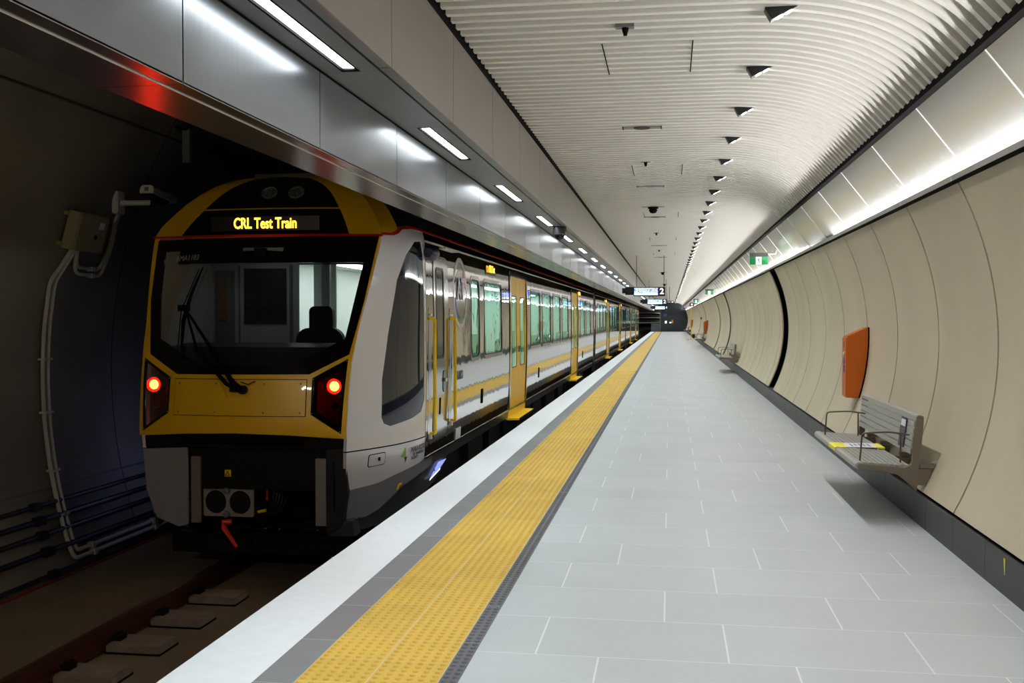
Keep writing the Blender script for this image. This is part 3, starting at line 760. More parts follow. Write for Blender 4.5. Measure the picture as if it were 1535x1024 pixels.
def door(t, y0, y1):
    m = (y0+y1)/2
    fr = panel('door_frame', M_STEELD, rrect(y0-.09, y1+.09, .02, 2.29, .1), [rrect(y0, y1, .035, 2.215, .07)], mpB, .012, .04, .5, t)
    for a, b_ in ((y0+.005, m-.004), (m+.004, y1-.005)):
        w0, w1 = a+.22*(b_-a), b_-.22*(b_-a)
        lf = panel('door', M_DOORY, [(a, .04), (b_, .04), (b_, 2.21), (a, 2.21)], [rrect(w0, w1, .72, 1.88, .06)], mpB, -.012, .03, .6, t)
        panel('pane', G_WIN, rrect(w0, w1, .72, 1.88, .06), [], mpB, -.014, 0, .5, lf)
        panel('rubber', M_RUB, rrect(w0-.015, w1+.015, .705, 1.895, .06), [rrect(w0, w1, .72, 1.88, .06)], mpB, -.008, .01, .6, lf)
        b = MB(); b.box(C+1.405, C+1.415, (a if a > m-.01 else b_)-.0-(.0 if a > m-.01 else .10)+.03, (a if a > m-.01 else b_)-(.0 if a > m-.01 else .10)+.07, .95, 1.05); b.build('push_button', M_TEAL, lf)
    st = MB(); st.prism([(C+1.375, .03), (C+1.385, .03), (C+1.36, -.13), (C+1.33, -.13)], y0-.02, y1+.06, 'y'); st.build('door_sill', M_YELS, t)
    s2 = MB(); s2.prism([(C+1.36, y0-.05), (C+1.36, y1+.05), (C+1.545, y1-.04), (C+1.545, y0+.05)], -.135, -.105, 'z'); o = s2.build('step', M_YELS, t)
    s3 = MB(); s3.box(C+1.546, C+1.556, y0+.05, y1-.04, -.15, -.103); s3.build('edge', M_BLACK, o)
    s4 = MB(); s4.prism([(C+1.30, -.13), (C+1.54, -.14), (C+1.40, -.5), (C+1.2, -.5)], y0+.05, y1-.05, 'y'); s4.build('housing', M_DARK, o)
def side_details(t, ya, yb, openings):
    hol = []
    for k, a, b_ in openings:
        hol.append(rrect(a, b_, 1.02, 2.02, .09) if k == 'w' else rrect(a, b_, .035, 2.215, .07))
    panel('side_wall', M_STEEL, [(ya, .03), (yb, .03), (yb, 2.335), (ya, 2.335)], hol, mpB, 0, .03, .16, t, stepx=.6)
    for k, a, b_ in openings:
        (window if k == 'w' else door)(t, a, b_)
    panel('side_wall', M_STEELD, [(ya, .03), (yb, .03), (yb, 2.335), (ya, 2.335)], [], mpBL, 0, .03, .5, t, stepx=3)
    for mp in (mpB, mpBL):
        panel('gutter', M_WHITEP, [(ya, 2.335), (yb, 2.335), (yb, 2.352), (ya, 2.352)], [], mp, .012, .02, .05, t, stepx=3)
        panel('cant_rail', M_FRIT, [(ya, 2.352), (yb, 2.352), (yb, 2.435), (ya, 2.435)], [], mp, .002, .02, .05, t, stepx=3)
        panel('stripe', M_RED, [(ya, 2.435), (yb, 2.435), (yb, 2.462), (ya, 2.462)], [], mp, .006, .02, .05, t, stepx=3)
        panel('skirt', M_DARKG, [(ya, -.10), (yb, -.10), (yb, .018), (ya, .018)], [], mp, -.006, .02, .05, t, stepx=3)
        panel('sill_trim', M_STEELD, [(ya, .018), (yb, .018), (yb, .036), (ya, .036)], [], mp, .008, .02, .05, t, stepx=3)
    # roof
    zs = [2.462, 2.6, 2.8, 2.93, 3.0, 3.04]
    pr = [(C+ip(z, WBN), z) for z in zs]+[(C-ip(z, WBN), z) for z in reversed(zs)]
    b = MB(); b.grid([[(p[0], ya, p[1]) for p in pr], [(p[0], yb, p[1]) for p in pr]]); b.face([(p[0], yb, p[1]) for p in pr]); b.build('roof', M_ROOF, t, smooth=True)
    # end wall below the roof, underframe and bogies
    b = MB(); b.box(C-1.36, C+1.36, yb-.06, yb, .0, 2.45); b.build('end_wall', M_DARKG, t)
    b = MB(); b.box(C-1.2, C+1.2, ya+.2, yb-.1, -.18, -.02)
    y = ya+1.0
    while y < yb-3:
        L_ = random.uniform(1.0, 2.2); b.box(C-1.2, C+1.25, y, y+L_, -random.uniform(.5, .68), -.15); y += L_+random.uniform(.3, .9)
    b.build('underframe', M_DARK, t)
    for yc in (ya+2.6, yb-3.2):
        b = MB(); b.box(C-1.15, C-1.0, yc-1.5, yc+1.5, -.55, -.25); b.box(C+1.0, C+1.15, yc-1.5, yc+1.5, -.55, -.25); b.box(C-1, C+1, yc-.3, yc+.3, -.5, -.3)
        for s in (-1, 1):
            for yy in (yc-1.1, yc+1.1): b.box(C+s*1.1-.08, C+s*1.1+.08, yy-.15, yy+.15, -.62, -.3)
        bo = b.build('bogie', M_DARK, t)
        for s in (-1, 1):
            for yy in (yc-1.1, yc+1.1):
                w_ = MB(); lathe(w_, [(.05, -.06), (.36, -.06), (.385, -.05), (.385, .03), (.36, .05), (.05, .05)], (C+s*.535, yy, -.53), 'x', 24); w_.build('wheel', M_DARK, bo)

# ---- leading carriage
T1 = carriage('nearest carriage with the yellow cab front, lit red tail lamps and CRL Test Train display', 9.1)
ops1 = [('w', 13.15, 13.72), ('w', 14.12, 15.6), ('d', 16.5, 18.4), ('w', 18.95, 20.35), ('w', 20.75, 22.2), ('w', 22.65, 24.15), ('w', 24.65, 26.1), ('d', 27.05, 28.95), ('w', 29.75, 31.2), ('w', 31.8, 33.6)]
side_details(T1, 10.66, 34.9, ops1)
saloon(T1, 11.55, 34.8)
seats(T1, [19.2, 20.1, 21.2, 22.1, 23.0, 24.0, 25.2, 29.9, 30.8, 32.0, 33.0], M_TEAL)
# silver nose sides, above and below the waist line
win = [(9.64, .50), (9.60, .56), (9.615, .924), (9.74, 1.35), (9.93, 1.9), (10.12, 2.16), (10.33, 2.31), (10.50, 2.325), (10.56, 2.2), (10.56, 1.0), (10.55, .66), (10.45, .545), (10.2, .50), (9.75, .465)]
def edge(z): return ip(z, YCN)+.006
zl = [.29, .5, .8, 1.1, 1.5, 2.0, 2.34]
for mp, nm in ((mpS, 'R'), (mpSL, 'L')):
    pol = [(edge(z), z) for z in zl]+[(9.93, 2.345), (10.02, 2.37), (10.12, 2.42), (10.3, 2.44), (10.64, 2.44), (10.64, .272), (9.9, .275)]
    panel('nose_side', M_NOSE, pol, [win] if nm == 'R' else [win], mp, 0, .03, .09, T1)
    panel('cab_side_window', M_SIDEGL, win, [], mp, -.004, .02, .1, T1)
    pol = [(edge(.28), .278), (9.9, .262), (10.64, .259), (10.64, .03), (10.45, .005), (10.2, -.01), (9.95, -.03), (9.6, -.075), (edge(-.08), -.085)]
    panel('nose_side', M_NOSE, pol, [], mp, 0, .03, .09, T1)
    panel('waist_line', M_BLACK, [(edge(.28), .279), (9.9, .263), (10.64, .26), (10.64, .271), (9.9, .275), (edge(.29), .289)], [], mp, .001, .02, .1, T1)
    lower = [(edge(-.08), -.088), (9.6, -.078), (9.95, -.033), (10.2, -.013), (10.45, .002), (10.64, .027), (11.05, .015), (11.05, -.10), (10.5, -.12), (10.1, -.18), (9.85, -.28), (9.7, -.345), (9.5, -.385), (edge(-.38), -.36)]
    panel('lower_fairing', M_NOSEG, lower, [], mp, 0, .03, .08, T1)
    lower2 = [(edge(-.38), -.362), (9.5, -.387), (9.7, -.347), (9.85, -.282), (10.1, -.182), (10.5, -.122), (11.05, -.102), (11.95, -.08), (11.75, -.22), (11.45, -.34), (10.6, -.44), (9.8, -.5), (9.5, -.505), (edge(-.44), -.48)]
    panel('lower_fairing', M_DARKG, lower2, [], lambda y, z, o, mp=mp: mp(y, z, o-.012), 0, .03, .08, T1)
    # red swoosh over the cab window and dark roof corner
    panel('stripe', M_RED, [(edge(2.34), 2.342), (9.93, 2.347), (10.02, 2.372), (10.12, 2.422), (10.3, 2.442), (10.66, 2.436), (10.66, 2.462), (10.28, 2.468), (10.1, 2.448), (9.99, 2.392), (9.9, 2.366), (edge(2.36), 2.362)], [], mp, .004, .01, .06, T1)
# dark gore where the roof meets the yellow dome
def roofpt(y, k, n=14):
    """cross-section of the nose roof at distance y between red line and crown"""
    pts = []
    for i in range(n+1):
        z = 2.36+(3.04-2.36)*(i/n); yc = ip(z, YCN)
        if y >= yc: pts.append((Sx(y, z), z))
        else:
            pts.append(None)
    return pts
for sgn, nm in ((1, 'right'), (-1, 'left')):
    for part, m_, f0, f1 in (('yellow', M_YEL, 0.0, .30), ('dark', M_ROOF, .30, 1.0)):
        b = MB(); rows = []
        zs = [2.35+(3.04-2.35)*i/18 for i in range(19)]
        for z in zs:
            yc = ip(z, YCN); row = []
            k = 1.0-(z-2.40)/.64*.0
            for j in range(9):
                t = f0+(f1-f0)*j/8
                y = yc+(YJ+.02-yc)*t; row.append((C+sgn*(Sx(y, z)*(1 if sgn > 0 else .975)-.005), y, z))
            rows.append(row)
        b.grid(rows); b.build('roof_corner', m_, T1, smooth=True)
b = MB(); b.box(C-.35, C+.35, 10.3, 10.7, 3.0, 3.035); b.build('roof_cap', M_ROOF, T1)

# yellow front mask
frit = [(-5.085, 2.30), (-4.5, 2.312), (-3.93, 2.318), (-3.4, 2.322), (-2.80, 2.325), (-2.865, 1.69), (-2.945, 1.185), (-3.29, 1.003), (-4.59, .995), (-4.915, 1.18), (-5.03, 1.69)]
clear = [(-4.80, 2.06), (-4.80, 2.19), (-4.975, 2.19), (-4.925, 1.75), (-4.84, 1.33), (-4.36, 1.08), (-3.46, 1.08), (-3.0, 1.33), (-2.915, 2.06)]
tlR = [(-2.95, 1.145), (-3.262, .967), (-3.262, .635), (-2.985, .455)]
tlL = [(2*C-x, z) for x, z in tlR]
dl_ = smooth([(.87, 2.345), (.80, 2.48), (.71, 2.62), (.59, 2.78), (.46, 2.89), (.30, 2.965)], 3)
dome = [(C-x, z) for x, z in dl_]+[(C, 2.985)]+[(C+x, z) for x, z in dl_[::-1]]
mask = [(C+ip(z, WN)-.004, z) for z in (2.325, 2.0, 1.5, 1.1, .8, .41)]+[(C+.5, .445), (C, .458), (C-.5, .445)]+[(C-ip(z, WN)+.004, z) for z in (.41, .8, 1.1, 1.5, 2.0, 2.325)]
panel('front_mask', M_YEL, mask, [[(p[0]*.9995+C*.0005, min(p[1], 2.3245)) for p in frit[::-1]] if False else [(-5.08, 2.318), (-5.03, 1.69), (-4.915, 1.18), (-4.59, .995), (-3.29, 1.003), (-2.945, 1.185), (-2.865, 1.69), (-2.81, 2.318)], tlR, tlL], mpF, 0, .03, .08, T1)
up = [(C+s*(ip(z, WN)-.003), z) for s, l in ((1, (2.345, 2.45, 2.6, 2.7, 2.8, 2.9, 2.96, 3.0, 3.03)), (-1, (3.03, 3.0, 2.96, 2.9, 2.8, 2.7, 2.6, 2.45, 2.345))) for z in l]
panel('front_dome', M_YEL, up, [[(x, max(z, 2.352)) for x, z in dome]], mpF, 0, .03, .06, T1)
panel('stripe', M_RED, [(C-1.19, 2.322), (C+1.19, 2.322), (C+1.19, 2.346), (C-1.19, 2.346)], [], mpF, .008, .02, .1, T1)
dm = panel('dome_panel', M_FRIT, dome, [], mpF, .001, .02, .06, T1)
panel('dome_line', M_YEL, [(C-.725, 2.612), (C+.725, 2.612), (C+.72, 2.626), (C-.72, 2.626)], [], mpF, .006, .004, .1, dm)
yd = Fy(C, 2.385)-.012
b = MB(); b.prism([(C-.54, yd+.012), (C-.2, yd), (C+.24, yd), (C+.58, yd+.012), (C+.58, yd+.12), (C-.54, yd+.12)], 2.385, 2.525, 'z'); b.build('display_screen', mat('display_dark', srgb(22, 12, 5), .4), dm)
sl = Vector((0, ip(2.55, YCN)-ip(2.38, YCN), .17)).normalized()
text('lettering', 'CRL Test Train', E_AMB, .148, (C+.03, yd-.003, 2.452), (1, 0, 0), (0, 0, 1), dm, bold=.0025, xs=.70)
for x in (-4.005, -3.722):
    y_ = Fy(x, 2.785)
    b = MB(); lathe(b, [(.082, .0), (.082, -.02), (.074, -.02), (.072, .0)], (0, 0, 0), 'y', 24)
    T_ = Matrix.Translation((x, y_-.004, 2.785)) @ Matrix.Rotation(math.radians(-42), 4, 'X'); b.v = [tuple(T_ @ Vector(p)) for p in b.v]; hd = b.build('headlight', M_GREYP, T1)
    b = MB()
    for q in range(19):
        rr = 0 if q == 0 else .03 if q < 7 else .056; an = q*math.pi/3 if q < 7 else q*math.pi/6
        k_ = len(b.v); lathe(b, [(.013, -.006), (.009, -.014), (.001, -.016)], (rr*math.cos(an), 0, rr*math.sin(an)), 'y', 8)
    b.v = [tuple(T_ @ Vector(p)) for p in b.v]; b.build('led_cluster', M_LAMPG, hd)
ws = panel('windscreen', M_FRIT, frit, [clear], mpF, .002, .02, .08, T1)
panel('glass', G_SCREEN, clear, [], mpF, -.006, 0, .1, ws)
up_s = Vector((0, ip(2.2, YCN)-ip(2.0, YCN), .2)).normalized()
text('fleet_number', 'AMA1183', mat('number_grey', srgb(150, 150, 150), .5), .085, (-4.70, Fy(-4.70, 2.11)-.012, 2.115), (1, -.22, 0.04), up_s, T1, xs=.8, extrude=.001)
for tl, s in ((tlR, 1), (tlL, -1)):
    cx_, cz_ = C+s*.83, .80
    inn = [(cx_+(x-cx_)*.86, cz_+(z-cz_)*.88) for x, z in tl]
    tb = panel('tail_light', M_FRIT, tl, [inn], mpF, .004, .03, .1, T1)
    panel('reflector', mat('lamp_bowl', srgb(70, 14, 16), .25, .5), inn, [], lambda x, z, o: (x, Fy(x, z)+.09, z), 0, 0, .1, tb)
    panel('cover_glass', G_TAIL, inn, [], mpF, -.002, 0, .1, tb)
    gx, gz = C+s*.893, .892; y_ = Fy(gx, gz)+.025
    b = MB(); b.v = [(gx+.047*math.cos(q*math.pi/12), y_, gz+.047*math.sin(q*math.pi/12)) for q in range(24)]; b.f = [tuple(range(24))]; b.mi = [0]; b.build('lamp', E_REDL, tb)
    rl = bpy.data.lights.get('tail_glow') or bpy.data.lights.new('tail_glow', 'POINT'); rl.energy = 2.2; rl.color = (1, .05, .02); rl.shadow_soft_size = .02
    lo = bpy.data.objects.new('lamp', rl); COL.objects.link(lo); lo.parent = tb; lo.location = (gx, y_-.012, gz)
    b = MB(); lathe(b, [(.052, .0), (.07, -.02), (.074, .0), (.06, .03)], (gx, y_+.01, gz), 'y', 24); b.build('bezel', mat('red_bezel', srgb(170, 26, 20), .3), tb)
    b = MB(); lathe(b, [(.03, .0), (.036, -.015), (.04, .0)], (gx, y_+.03, gz-.19), 'y', 16); b.build('marker_lamp', mat('dark_red', srgb(90, 14, 14), .3), tb)
    for x, z in tl:
        px_, pz_ = cx_+(x-cx_)*.93, cz_+(z-cz_)*.94
        b = MB(); lathe(b, [(.006, 0), (.006, -.006), (.001, -.007)], (px_, Fy(px_, pz_)-.002, pz_), 'y', 8); b.build('screw', M_GREYP, tb)
hatch = [(-4.597, .62), (-4.597, .952), (-3.313, .952), (-3.313, .62)]
rec = [(-4.16, .9525), (-3.745, .9525), (-3.845, .785), (-4.06, .785)]
rec2 = [(-4.15, .945), (-3.755, .945), (-3.85, .79), (-4.055, .79)]
panel('seam', M_BLACK, rec, [rec2], mpF, .003, .004, .1, T1)
hp = panel('front_hatch', M_YEL, hatch, [rec2], mpF, .010, .012, .1, T1)
panel('seam', M_BLACK, [(-4.603, .614), (-4.603, .958), (-3.307, .958), (-3.307, .614)], [[(-4.596, .621), (-4.596, .951), (-3.314, .951), (-3.314, .621)]], mpF, .004, .004, .2, hp)
for x in (-4.55, -4.17, -3.70, -3.36):
    for z in (.915, .65):
        b = MB(); lathe(b, [(.008, 0), (.008, -.005), (.001, -.006)], (x, Fy(x, z)-.011, z), 'y', 8); b.build('screw', M_GREYP, hp)
# wiper
wp = MB(); p = lambda x, z, o: Vector(mpF(x, z, o))
wp.tube([p(-3.90, .86, .05), p(-3.99, .93, .06), p(-4.30, 1.30, .05), p(-4.60, 1.62, .05)], [.026, .024, .016, .012], 8)
wp.tube([p(-3.94, .86, .05), p(-4.05, .92, .07), p(-4.38, 1.22, .06), p(-4.58, 1.60, .06)], [.022, .02, .014, .010], 8)
M_WIPE = mat('wiper_black', srgb(6, 6, 7), .7, spec=.1)
w0 = wp.build('wiper', M_WIPE, T1)
wb = MB(); wb.tube([p(-4.555, 1.14, .03), p(-4.60, 1.5, .03), p(-4.57, 1.75, .03), p(-4.50, 2.02, .03)], [.010, .022, .018, .008], 6); wb.tube([p(-4.59, 1.15, .045), p(-4.63, 1.6, .06), p(-4.53, 2.0, .045)], .006, 6); wb.box(-4.66, -4.56, Fy(-4.6, 1.62)-.08, Fy(-4.6, 1.62)-.02, 1.59, 1.65); wb.build('blade', M_WIPE, w0)
wm = MB(); lathe(wm, [(.04, 0), (.04, -.05), (.025, -.06), (.001, -.06)], (-3.90, Fy(-3.9, .86)-.0, .86), 'y', 16); wm.box(-4.02, -3.9, Fy(-3.95, .87)-.05, Fy(-3.95, .87)-.02, .84, .90); wm.tube([p(-3.92, .93, .03), p(-3.84, .91, .05), p(-3.78, .94, .03)], .006, 6); wm.build('pivot', M_DARK, w0)
# cab interior
b = MB(); b.box(-5.2, -4.10, 11.0, 11.03, 0, 2.33); b.box(-3.83, -3.74, 11.0, 11.06, 0, 2.33); b.box(-4.10, -2.66, 11.0, 11.04, 2.12, 2.33); b.build('cab_bulkhead', M_CABW, T1)
b = MB(); b.box(-4.10, -3.83, 11.5, 11.53, 0, 2.2); b.build('passage_wall', M_SALW, T1)
b = MB(); b.box(-4.735, -4.24, 10.985, 11.0, 1.46, 2.08)
dr = b.build('vent_panel', M_CABD, T1)
for z in (1.56, 1.68, 1.8, 1.92, 2.0):
    b = MB()
    for q in range(18): b.box(-4.70+q*.0245, -4.69+q*.0245, 10.98, 10.986, z-.02, z+.02)
    b.build('vent_slot', M_DARKG, dr)
b = MB(); b.box(-4.80, -4.785, 10.985, 11.0, .2, 2.12); b.box(-4.20, -4.17, 10.985, 11.0, .2, 2.12); b.box(-5.06, -4.85, 10.97, 11.0, 1.25, 2.06); b.build('door_trim', M_GREYP, T1)
b = MB(); b.box(-5.02, -4.93, 10.955, 10.97, 1.5, 1.95); b.build('notice_board', mat('board_tan', srgb(120, 88, 60), .6), T1)
b = MB(); b.box(-3.97, -3.925, 11.49, 11.5, 1.62, 1.86); b.build('notice', M_WHITEP, T1)
b = MB(); b.box(-3.97, -3.925, 11.485, 11.492, 1.77, 1.83); b.build('notice', M_RED, T1)
b = MB(); b.box(-5.18, -5.16, 10.0, 11.0, .6, 2.3); b.build('cab_lining', M_CABW, T1)
b = MB(); b.box(-5.08, -2.86, 9.95, 11.5, 2.27, 2.30); b.build('cab_ceiling', M_CABD, T1)
b = MB(); b.box(-2.62, -2.6, 10.66, 11.5, .2, 2.34); b.build('cab_lining', M_CABW, T1)
b = MB(); b.prism([(9.35, 1.02), (9.6, 1.24), (10.1, 1.27), (10.1, .3), (9.35, .3)], -4.95, -2.98, 'x'); b.prism([(10.1, 1.22), (10.3, 1.15), (10.3, .3), (10.1, .3)], -4.7, -3.1, 'x'); b.build('console', M_CABD, T1)
b = MB(); b.box(C-1.0, C+1.0, 9.5, 11.5, .0, .02); b.build('cab_floor', M_CABD, T1)
b = MB(); b.prism(rrect(-3.92, -3.40, .75, 1.42, .14, 6), 10.42, 10.54, 'y'); b.box(-3.9, -3.42, 10.0, 10.45, .7, .8); b.prism(rrect(-3.78, -3.52, 1.36, 1.65, .06, 5), 10.44, 10.54, 'y'); b.box(-3.7, -3.62, 10.1, 10.4, .02, .72); b.build('driver_seat', M_CABD, T1, bevel=.012)
b = MB(); b.tube([(-3.95, 12.3, 2.20), (-2.7, 12.3, 2.20)], .014, 8); b.tube([(-3.75, 11.6, 1.16), (-2.7, 11.6, 1.16)], .018, 8); b.build('grab_rail', M_YELS, T1)
for x in (-3.74, -3.64):
    b = MB(); b.tube([(x, 12.3, 2.19), (x-.05, 12.32, 1.98)], .009, 6); b.tube([(x, 12.3, 2.19), (x+.06, 12.32, 1.98)], .009, 6); hs = b.build('hand_strap', M_NAVY, T1)
    b = MB(); b.tube([(x-.06, 12.32, 1.98), (x-.05, 12.32, 1.95), (x+.06, 12.32, 1.95), (x+.07, 12.32, 1.98)], .012, 6); b.build('handle', M_YELS, hs)
b = MB(); b.box(-3.5, -3.26, 14.0, 14.02, 1.2, 1.95); b.build('window_frame', M_GREYP, T1)
b = MB(); b.box(-4.12, -3.71, 9.60, 9.64, 2.13, 2.21); b.prism([(-4.12, 2.13), (-3.71, 2.13), (-3.76, 2.10), (-4.06, 2.10)], 9.60, 9.64, 'y'); b.v = [(x, y-.06, z) for x, y, z in b.v]; mrr = b.build('cab_mirror', M_GREYP, T1)
b = MB(); b.box(-3.99, -3.87, 9.50, 9.56, 2.12, 2.205); b.build('lens', M_FRIT, mrr)
cl = bpy.data.lights.new('cab_fill', 'AREA'); cl.size = .5; cl.energy = 1.2; cl.color = (.9, 1, .96)  # fill light added to brighten the cab walls, no fitting of its own
lo = bpy.data.objects.new('lamp', cl); COL.objects.link(lo); lo.parent = T1; lo.matrix_parent_inverse = Matrix.Translation(T1.location).inverted(); lo.location = (-4.3, 10.4, 2.25)
# below the front: headstock, bib panels, coupler
b = MB(); b.box(C-1.02, C+.98, 9.14, 9.35, .30, .42); b.prism([(C-1.0, 9.2), (C+1.0, 9.2), (C+1.1, 10.6), (C-1.1, 10.6)], -.1, .3, 'z'); b.build('headstock', M_DARK, T1, bevel=.01)
b = MB(); b.box(C-.6, C+.6, 9.10, 9.16, .34, .40); b.build('grab_step', M_BLACK, T1)
b = MB(); b.box(C-1.0, C+.98, 10.2, 10.6, -.85, -.1); b.box(C-.95, C+.95, 9.7, 10.3, -.82, -.62); b.build('obstacle_deflector', M_DARK, T1)
b = MB(); b.prism([(-4.945, .28), (-4.50, .30), (-4.50, -.43), (-4.59, -.45), (-4.81, -.37), (-4.915, -.1)], 9.10, 9.14, 'y'); b.build('bib_panel', mat('bib_grey', srgb(150, 146, 146), .4, .2), T1, bevel=.006)
b = MB(); b.box(-4.49, -4.40, 9.16, 9.19, -.42, .21); b.build('bib_panel', mat('bib_taupe', srgb(128, 112, 108), .5), T1)
b = MB(); b.box(-3.25, -3.15, 9.14, 9.19, -.41, .215); b.build('bib_panel', mat('bib_grey2', srgb(140, 134, 134), .4), T1)
b = MB(); b.prism([(-3.15, .31), (-2.95, .33), (-2.945, -.1), (-3.0, -.42), (-3.13, -.5), (-3.15, -.5)], 9.14, 9.3, 'y'); b.box(-3.08, -3.06, 9.12, 9.14, -.28, .2); b.build('bumper_housing', mat('housing_black', srgb(20, 19, 20), .5), T1, bevel=.01)
b = MB(); b.prism([(-3.13, -.5), (-2.97, -.36), (-2.90, -.36), (-2.88, -.505), (-3.16, -.505)], 9.16, 9.34, 'y'); b.build('lower_fairing', M_DARKG, T1, bevel=.01)
cp = MB(); cp.box(-4.42, -3.89, 9.26, 9.55, -.375, -.075); cp.box(-4.25, -4.05, 9.5, 10.3, -.33, -.13)
cpo = cp.build('coupler', M_DARK, T1, bevel=.01)
fc = panel('face_plate', M_COUP, rrect(-4.41, -3.90, -.37, -.08, .02), [[(-4.283+.108*math.cos(a*math.pi/12), -.232+.112*math.sin(a*math.pi/12)) for a in range(24)], [(-4.038+.108*math.cos(a*math.pi/12), -.232+.112*math.sin(a*math.pi/12)) for a in range(24)]], lambda x, z, o: (x, 9.245-o, z), 0, .02, .2, cpo, smooth=False)
b = MB(); lathe(b, [(.03, 0), (.03, -.04), (.001, -.045)], (-4.165, 9.24, -.12), 'y', 12); lathe(b, [(.03, 0), (.03, -.04), (.001, -.045)], (-4.165, 9.24, -.345), 'y', 12); b.build('bolt', M_GREYP, cpo)
b = MB(); lathe(b, [(.07, 0), (.055, -.05), (.001, -.06)], (-4.283, 9.34, -.232), 'y', 16); b.build('cone', M_DARK, cpo)
b = MB(); b.tube([(-4.10, 9.2, -.41), (-4.18, 9.18, -.41), (-4.17, 9.17, -.46), (-4.03, 9.15, -.64)], [.028, .03, .028, .018], 10); b.build('release_handle', M_REDP, cpo, smooth=True)
b = MB(); b.box(-4.165, -4.105, 9.19, 9.20, .02, .085); stk = b.build('warning_label', M_YELS, T1)
b = MB(); b.tube([(-4.155, 9.185, .03), (-4.135, 9.185, .075), (-4.115, 9.185, .03), (-4.155, 9.185, .03)], .004, 5); b.build('triangle', M_BLACK, stk)
b = MB()
for q in range(5): b.tube(bendpts([(-3.86+.02*q, 9.5, -.02-.05*q), (-3.72+.03*q, 9.35, -.05-.03*q), (-3.75+.02*q, 9.33, -.28-.02*q), (-3.88, 9.4, -.34)], .1), .012, 6)
b.build('hose', M_CABLE, T1, smooth=True)
b = MB(); b.tube([(-3.80, 9.33, -.12), (-3.80, 9.33, -.22)], .012, 6); b.build('valve', M_REDP, T1)
b = MB(); b.tube([(-3.88, 9.3, -.33), (-3.80, 9.3, -.31)], .016, 6); b.build('valve', M_YELS, T1)
b = MB(); b.box(C-1.1, C+1.05, 9.9, 10.0, -.88, -.52); pl = b.build('life_guard', M_DARK, T1)
b = MB()
for x in (-4.9, -4.45, -4.05, -3.9, -3.5, -3.05):
    for z in (-.62, -.74): lathe(b, [(.014, 0), (.014, -.01), (.001, -.012)], (x, 9.9, z), 'y', 8)
b.build('bolt', M_GREYP, pl)
# cab door with handrails, number, flap and operator lettering on the nose
cd = panel('cab_door', M_STEELD, rrect(10.99, 11.72, .20, 2.20, .14), [rrect(11.12, 11.46, 1.10, 2.06, .05)], mpB, .006, .01, .2, T1)
panel('seam', M_RUB, rrect(10.975, 11.735, .185, 2.215, .15), [rrect(10.99, 11.72, .20, 2.20, .14)], mpB, .004, .01, .3, cd)
panel('pane', M_FRIT, rrect(11.12, 11.46, 1.10, 2.06, .05), [], mpB, .004, .01, .3, cd)
panel('rubber', M_RUB, rrect(11.09, 11.49, 1.07, 2.09, .06), [rrect(11.12, 11.46, 1.10, 2.06, .05)], mpB, .010, .008, .3, cd)
panel('handle', M_FRIT, rrect(11.42, 11.60, .68, .93, .06), [], mpB, .012, .008, .2, cd)
b = MB(); b.box(C+1.42, C+1.44, 11.46, 11.56, .80, .84); b.build('latch', M_STEELD, cd)
panel('kick_slot', M_BLACK, rrect(11.26, 11.32, .44, .63, .02), [], mpB, .010, .006, .2, cd)
for y, z0, z1 in ((10.80, .28, 1.52), (11.86, .32, 1.52)):
    panel('rail_recess', M_STEELD, rrect(y-.07, y+.07, z0-.1, z1+.12, .04), [], mpB, .003, .004, .3, T1)
    b = MB(); x = C+1.41; b.tube(bendpts([(x, y-.02, z1), (x+.055, y, z1-.0), (x+.055, y, z0), (x, y, z0-.0)], .05), .019, 10); hr = b.build('handrail', M_YELS, T1, smooth=True)
    b = MB(); b.box(x-.01, x+.02, y-.03, y+.03, z0-.06, z0-.01); b.box(x-.01, x+.02, y-.03, y+.03, z1+.03, z1+.05); b.build('bracket', M_WHITEP, hr)
b = MB(); lathe(b, [(.001, -.14), (.05, -.13), (.075, -.06), (.08, .05), (.07, .13), (.04, .16), (.001, .165)], (C+1.44, 10.72, 2.215), 'y', 18); b.tube([(C+1.38, 10.7, 2.24), (C+1.44, 10.7, 2.24)], .03, 8); b.build('side_camera', M_NAVY, T1, smooth=True)
b = MB(); b.box(C+1.395, C+1.43, 11.5, 12.2, 2.315, 2.335); b.build('gutter_lip', M_WHITEP, T1)
def ring(yc, zc, r0, r1, a0, a1, n=36):
    o_ = [(yc+r1*math.cos(math.radians(a0+(a1-a0)*i/n)), zc+r1*1.03*math.sin(math.radians(a0+(a1-a0)*i/n))) for i in range(n+1)]
    i_ = [(yc+r0*math.cos(math.radians(a0+(a1-a0)*i/n)), zc+r0*1.03*math.sin(math.radians(a0+(a1-a0)*i/n))) for i in range(n+1)]
    return o_+i_[::-1]
LW = mat('decal_white', srgb(214, 214, 216), .25, .2)
LH = mat('decal_grey', srgb(150, 148, 150), .12, .9)
lg = panel('roundel', LW, ring(12.45, 1.83, .365, .425, 1, 359), [], mpB, .003, .001, .2, T1)
panel('roundel_disc', LH, ring(12.45, 1.83, 0.001, .29, 1, 359), [], mpB, .002, .001, .2, lg)
panel('arc_blue', mat('decal_blue', srgb(40, 80, 170), .4), ring(12.45, 1.83, .295, .362, 190, 238), [], mpB, .003, .001, .2, lg)
panel('arc_green', mat('decal_green', srgb(90, 130, 70), .4), ring(12.45, 1.83, .295, .362, 242, 300), [], mpB, .003, .001, .2, lg)
panel('arc_red', mat('decal_red', srgb(190, 90, 84), .4), ring(12.45, 1.83, .295, .362, 10, 55), [], mpB, .003, .001, .2, lg)
SD = mat('decal_dark', srgb(96, 94, 98), .3, .4)
text('lettering', 'AT', SD, .36, (C+1.415, 12.45, 1.87), (0, 1, 0), (0, 0, 1), lg, bold=.01)
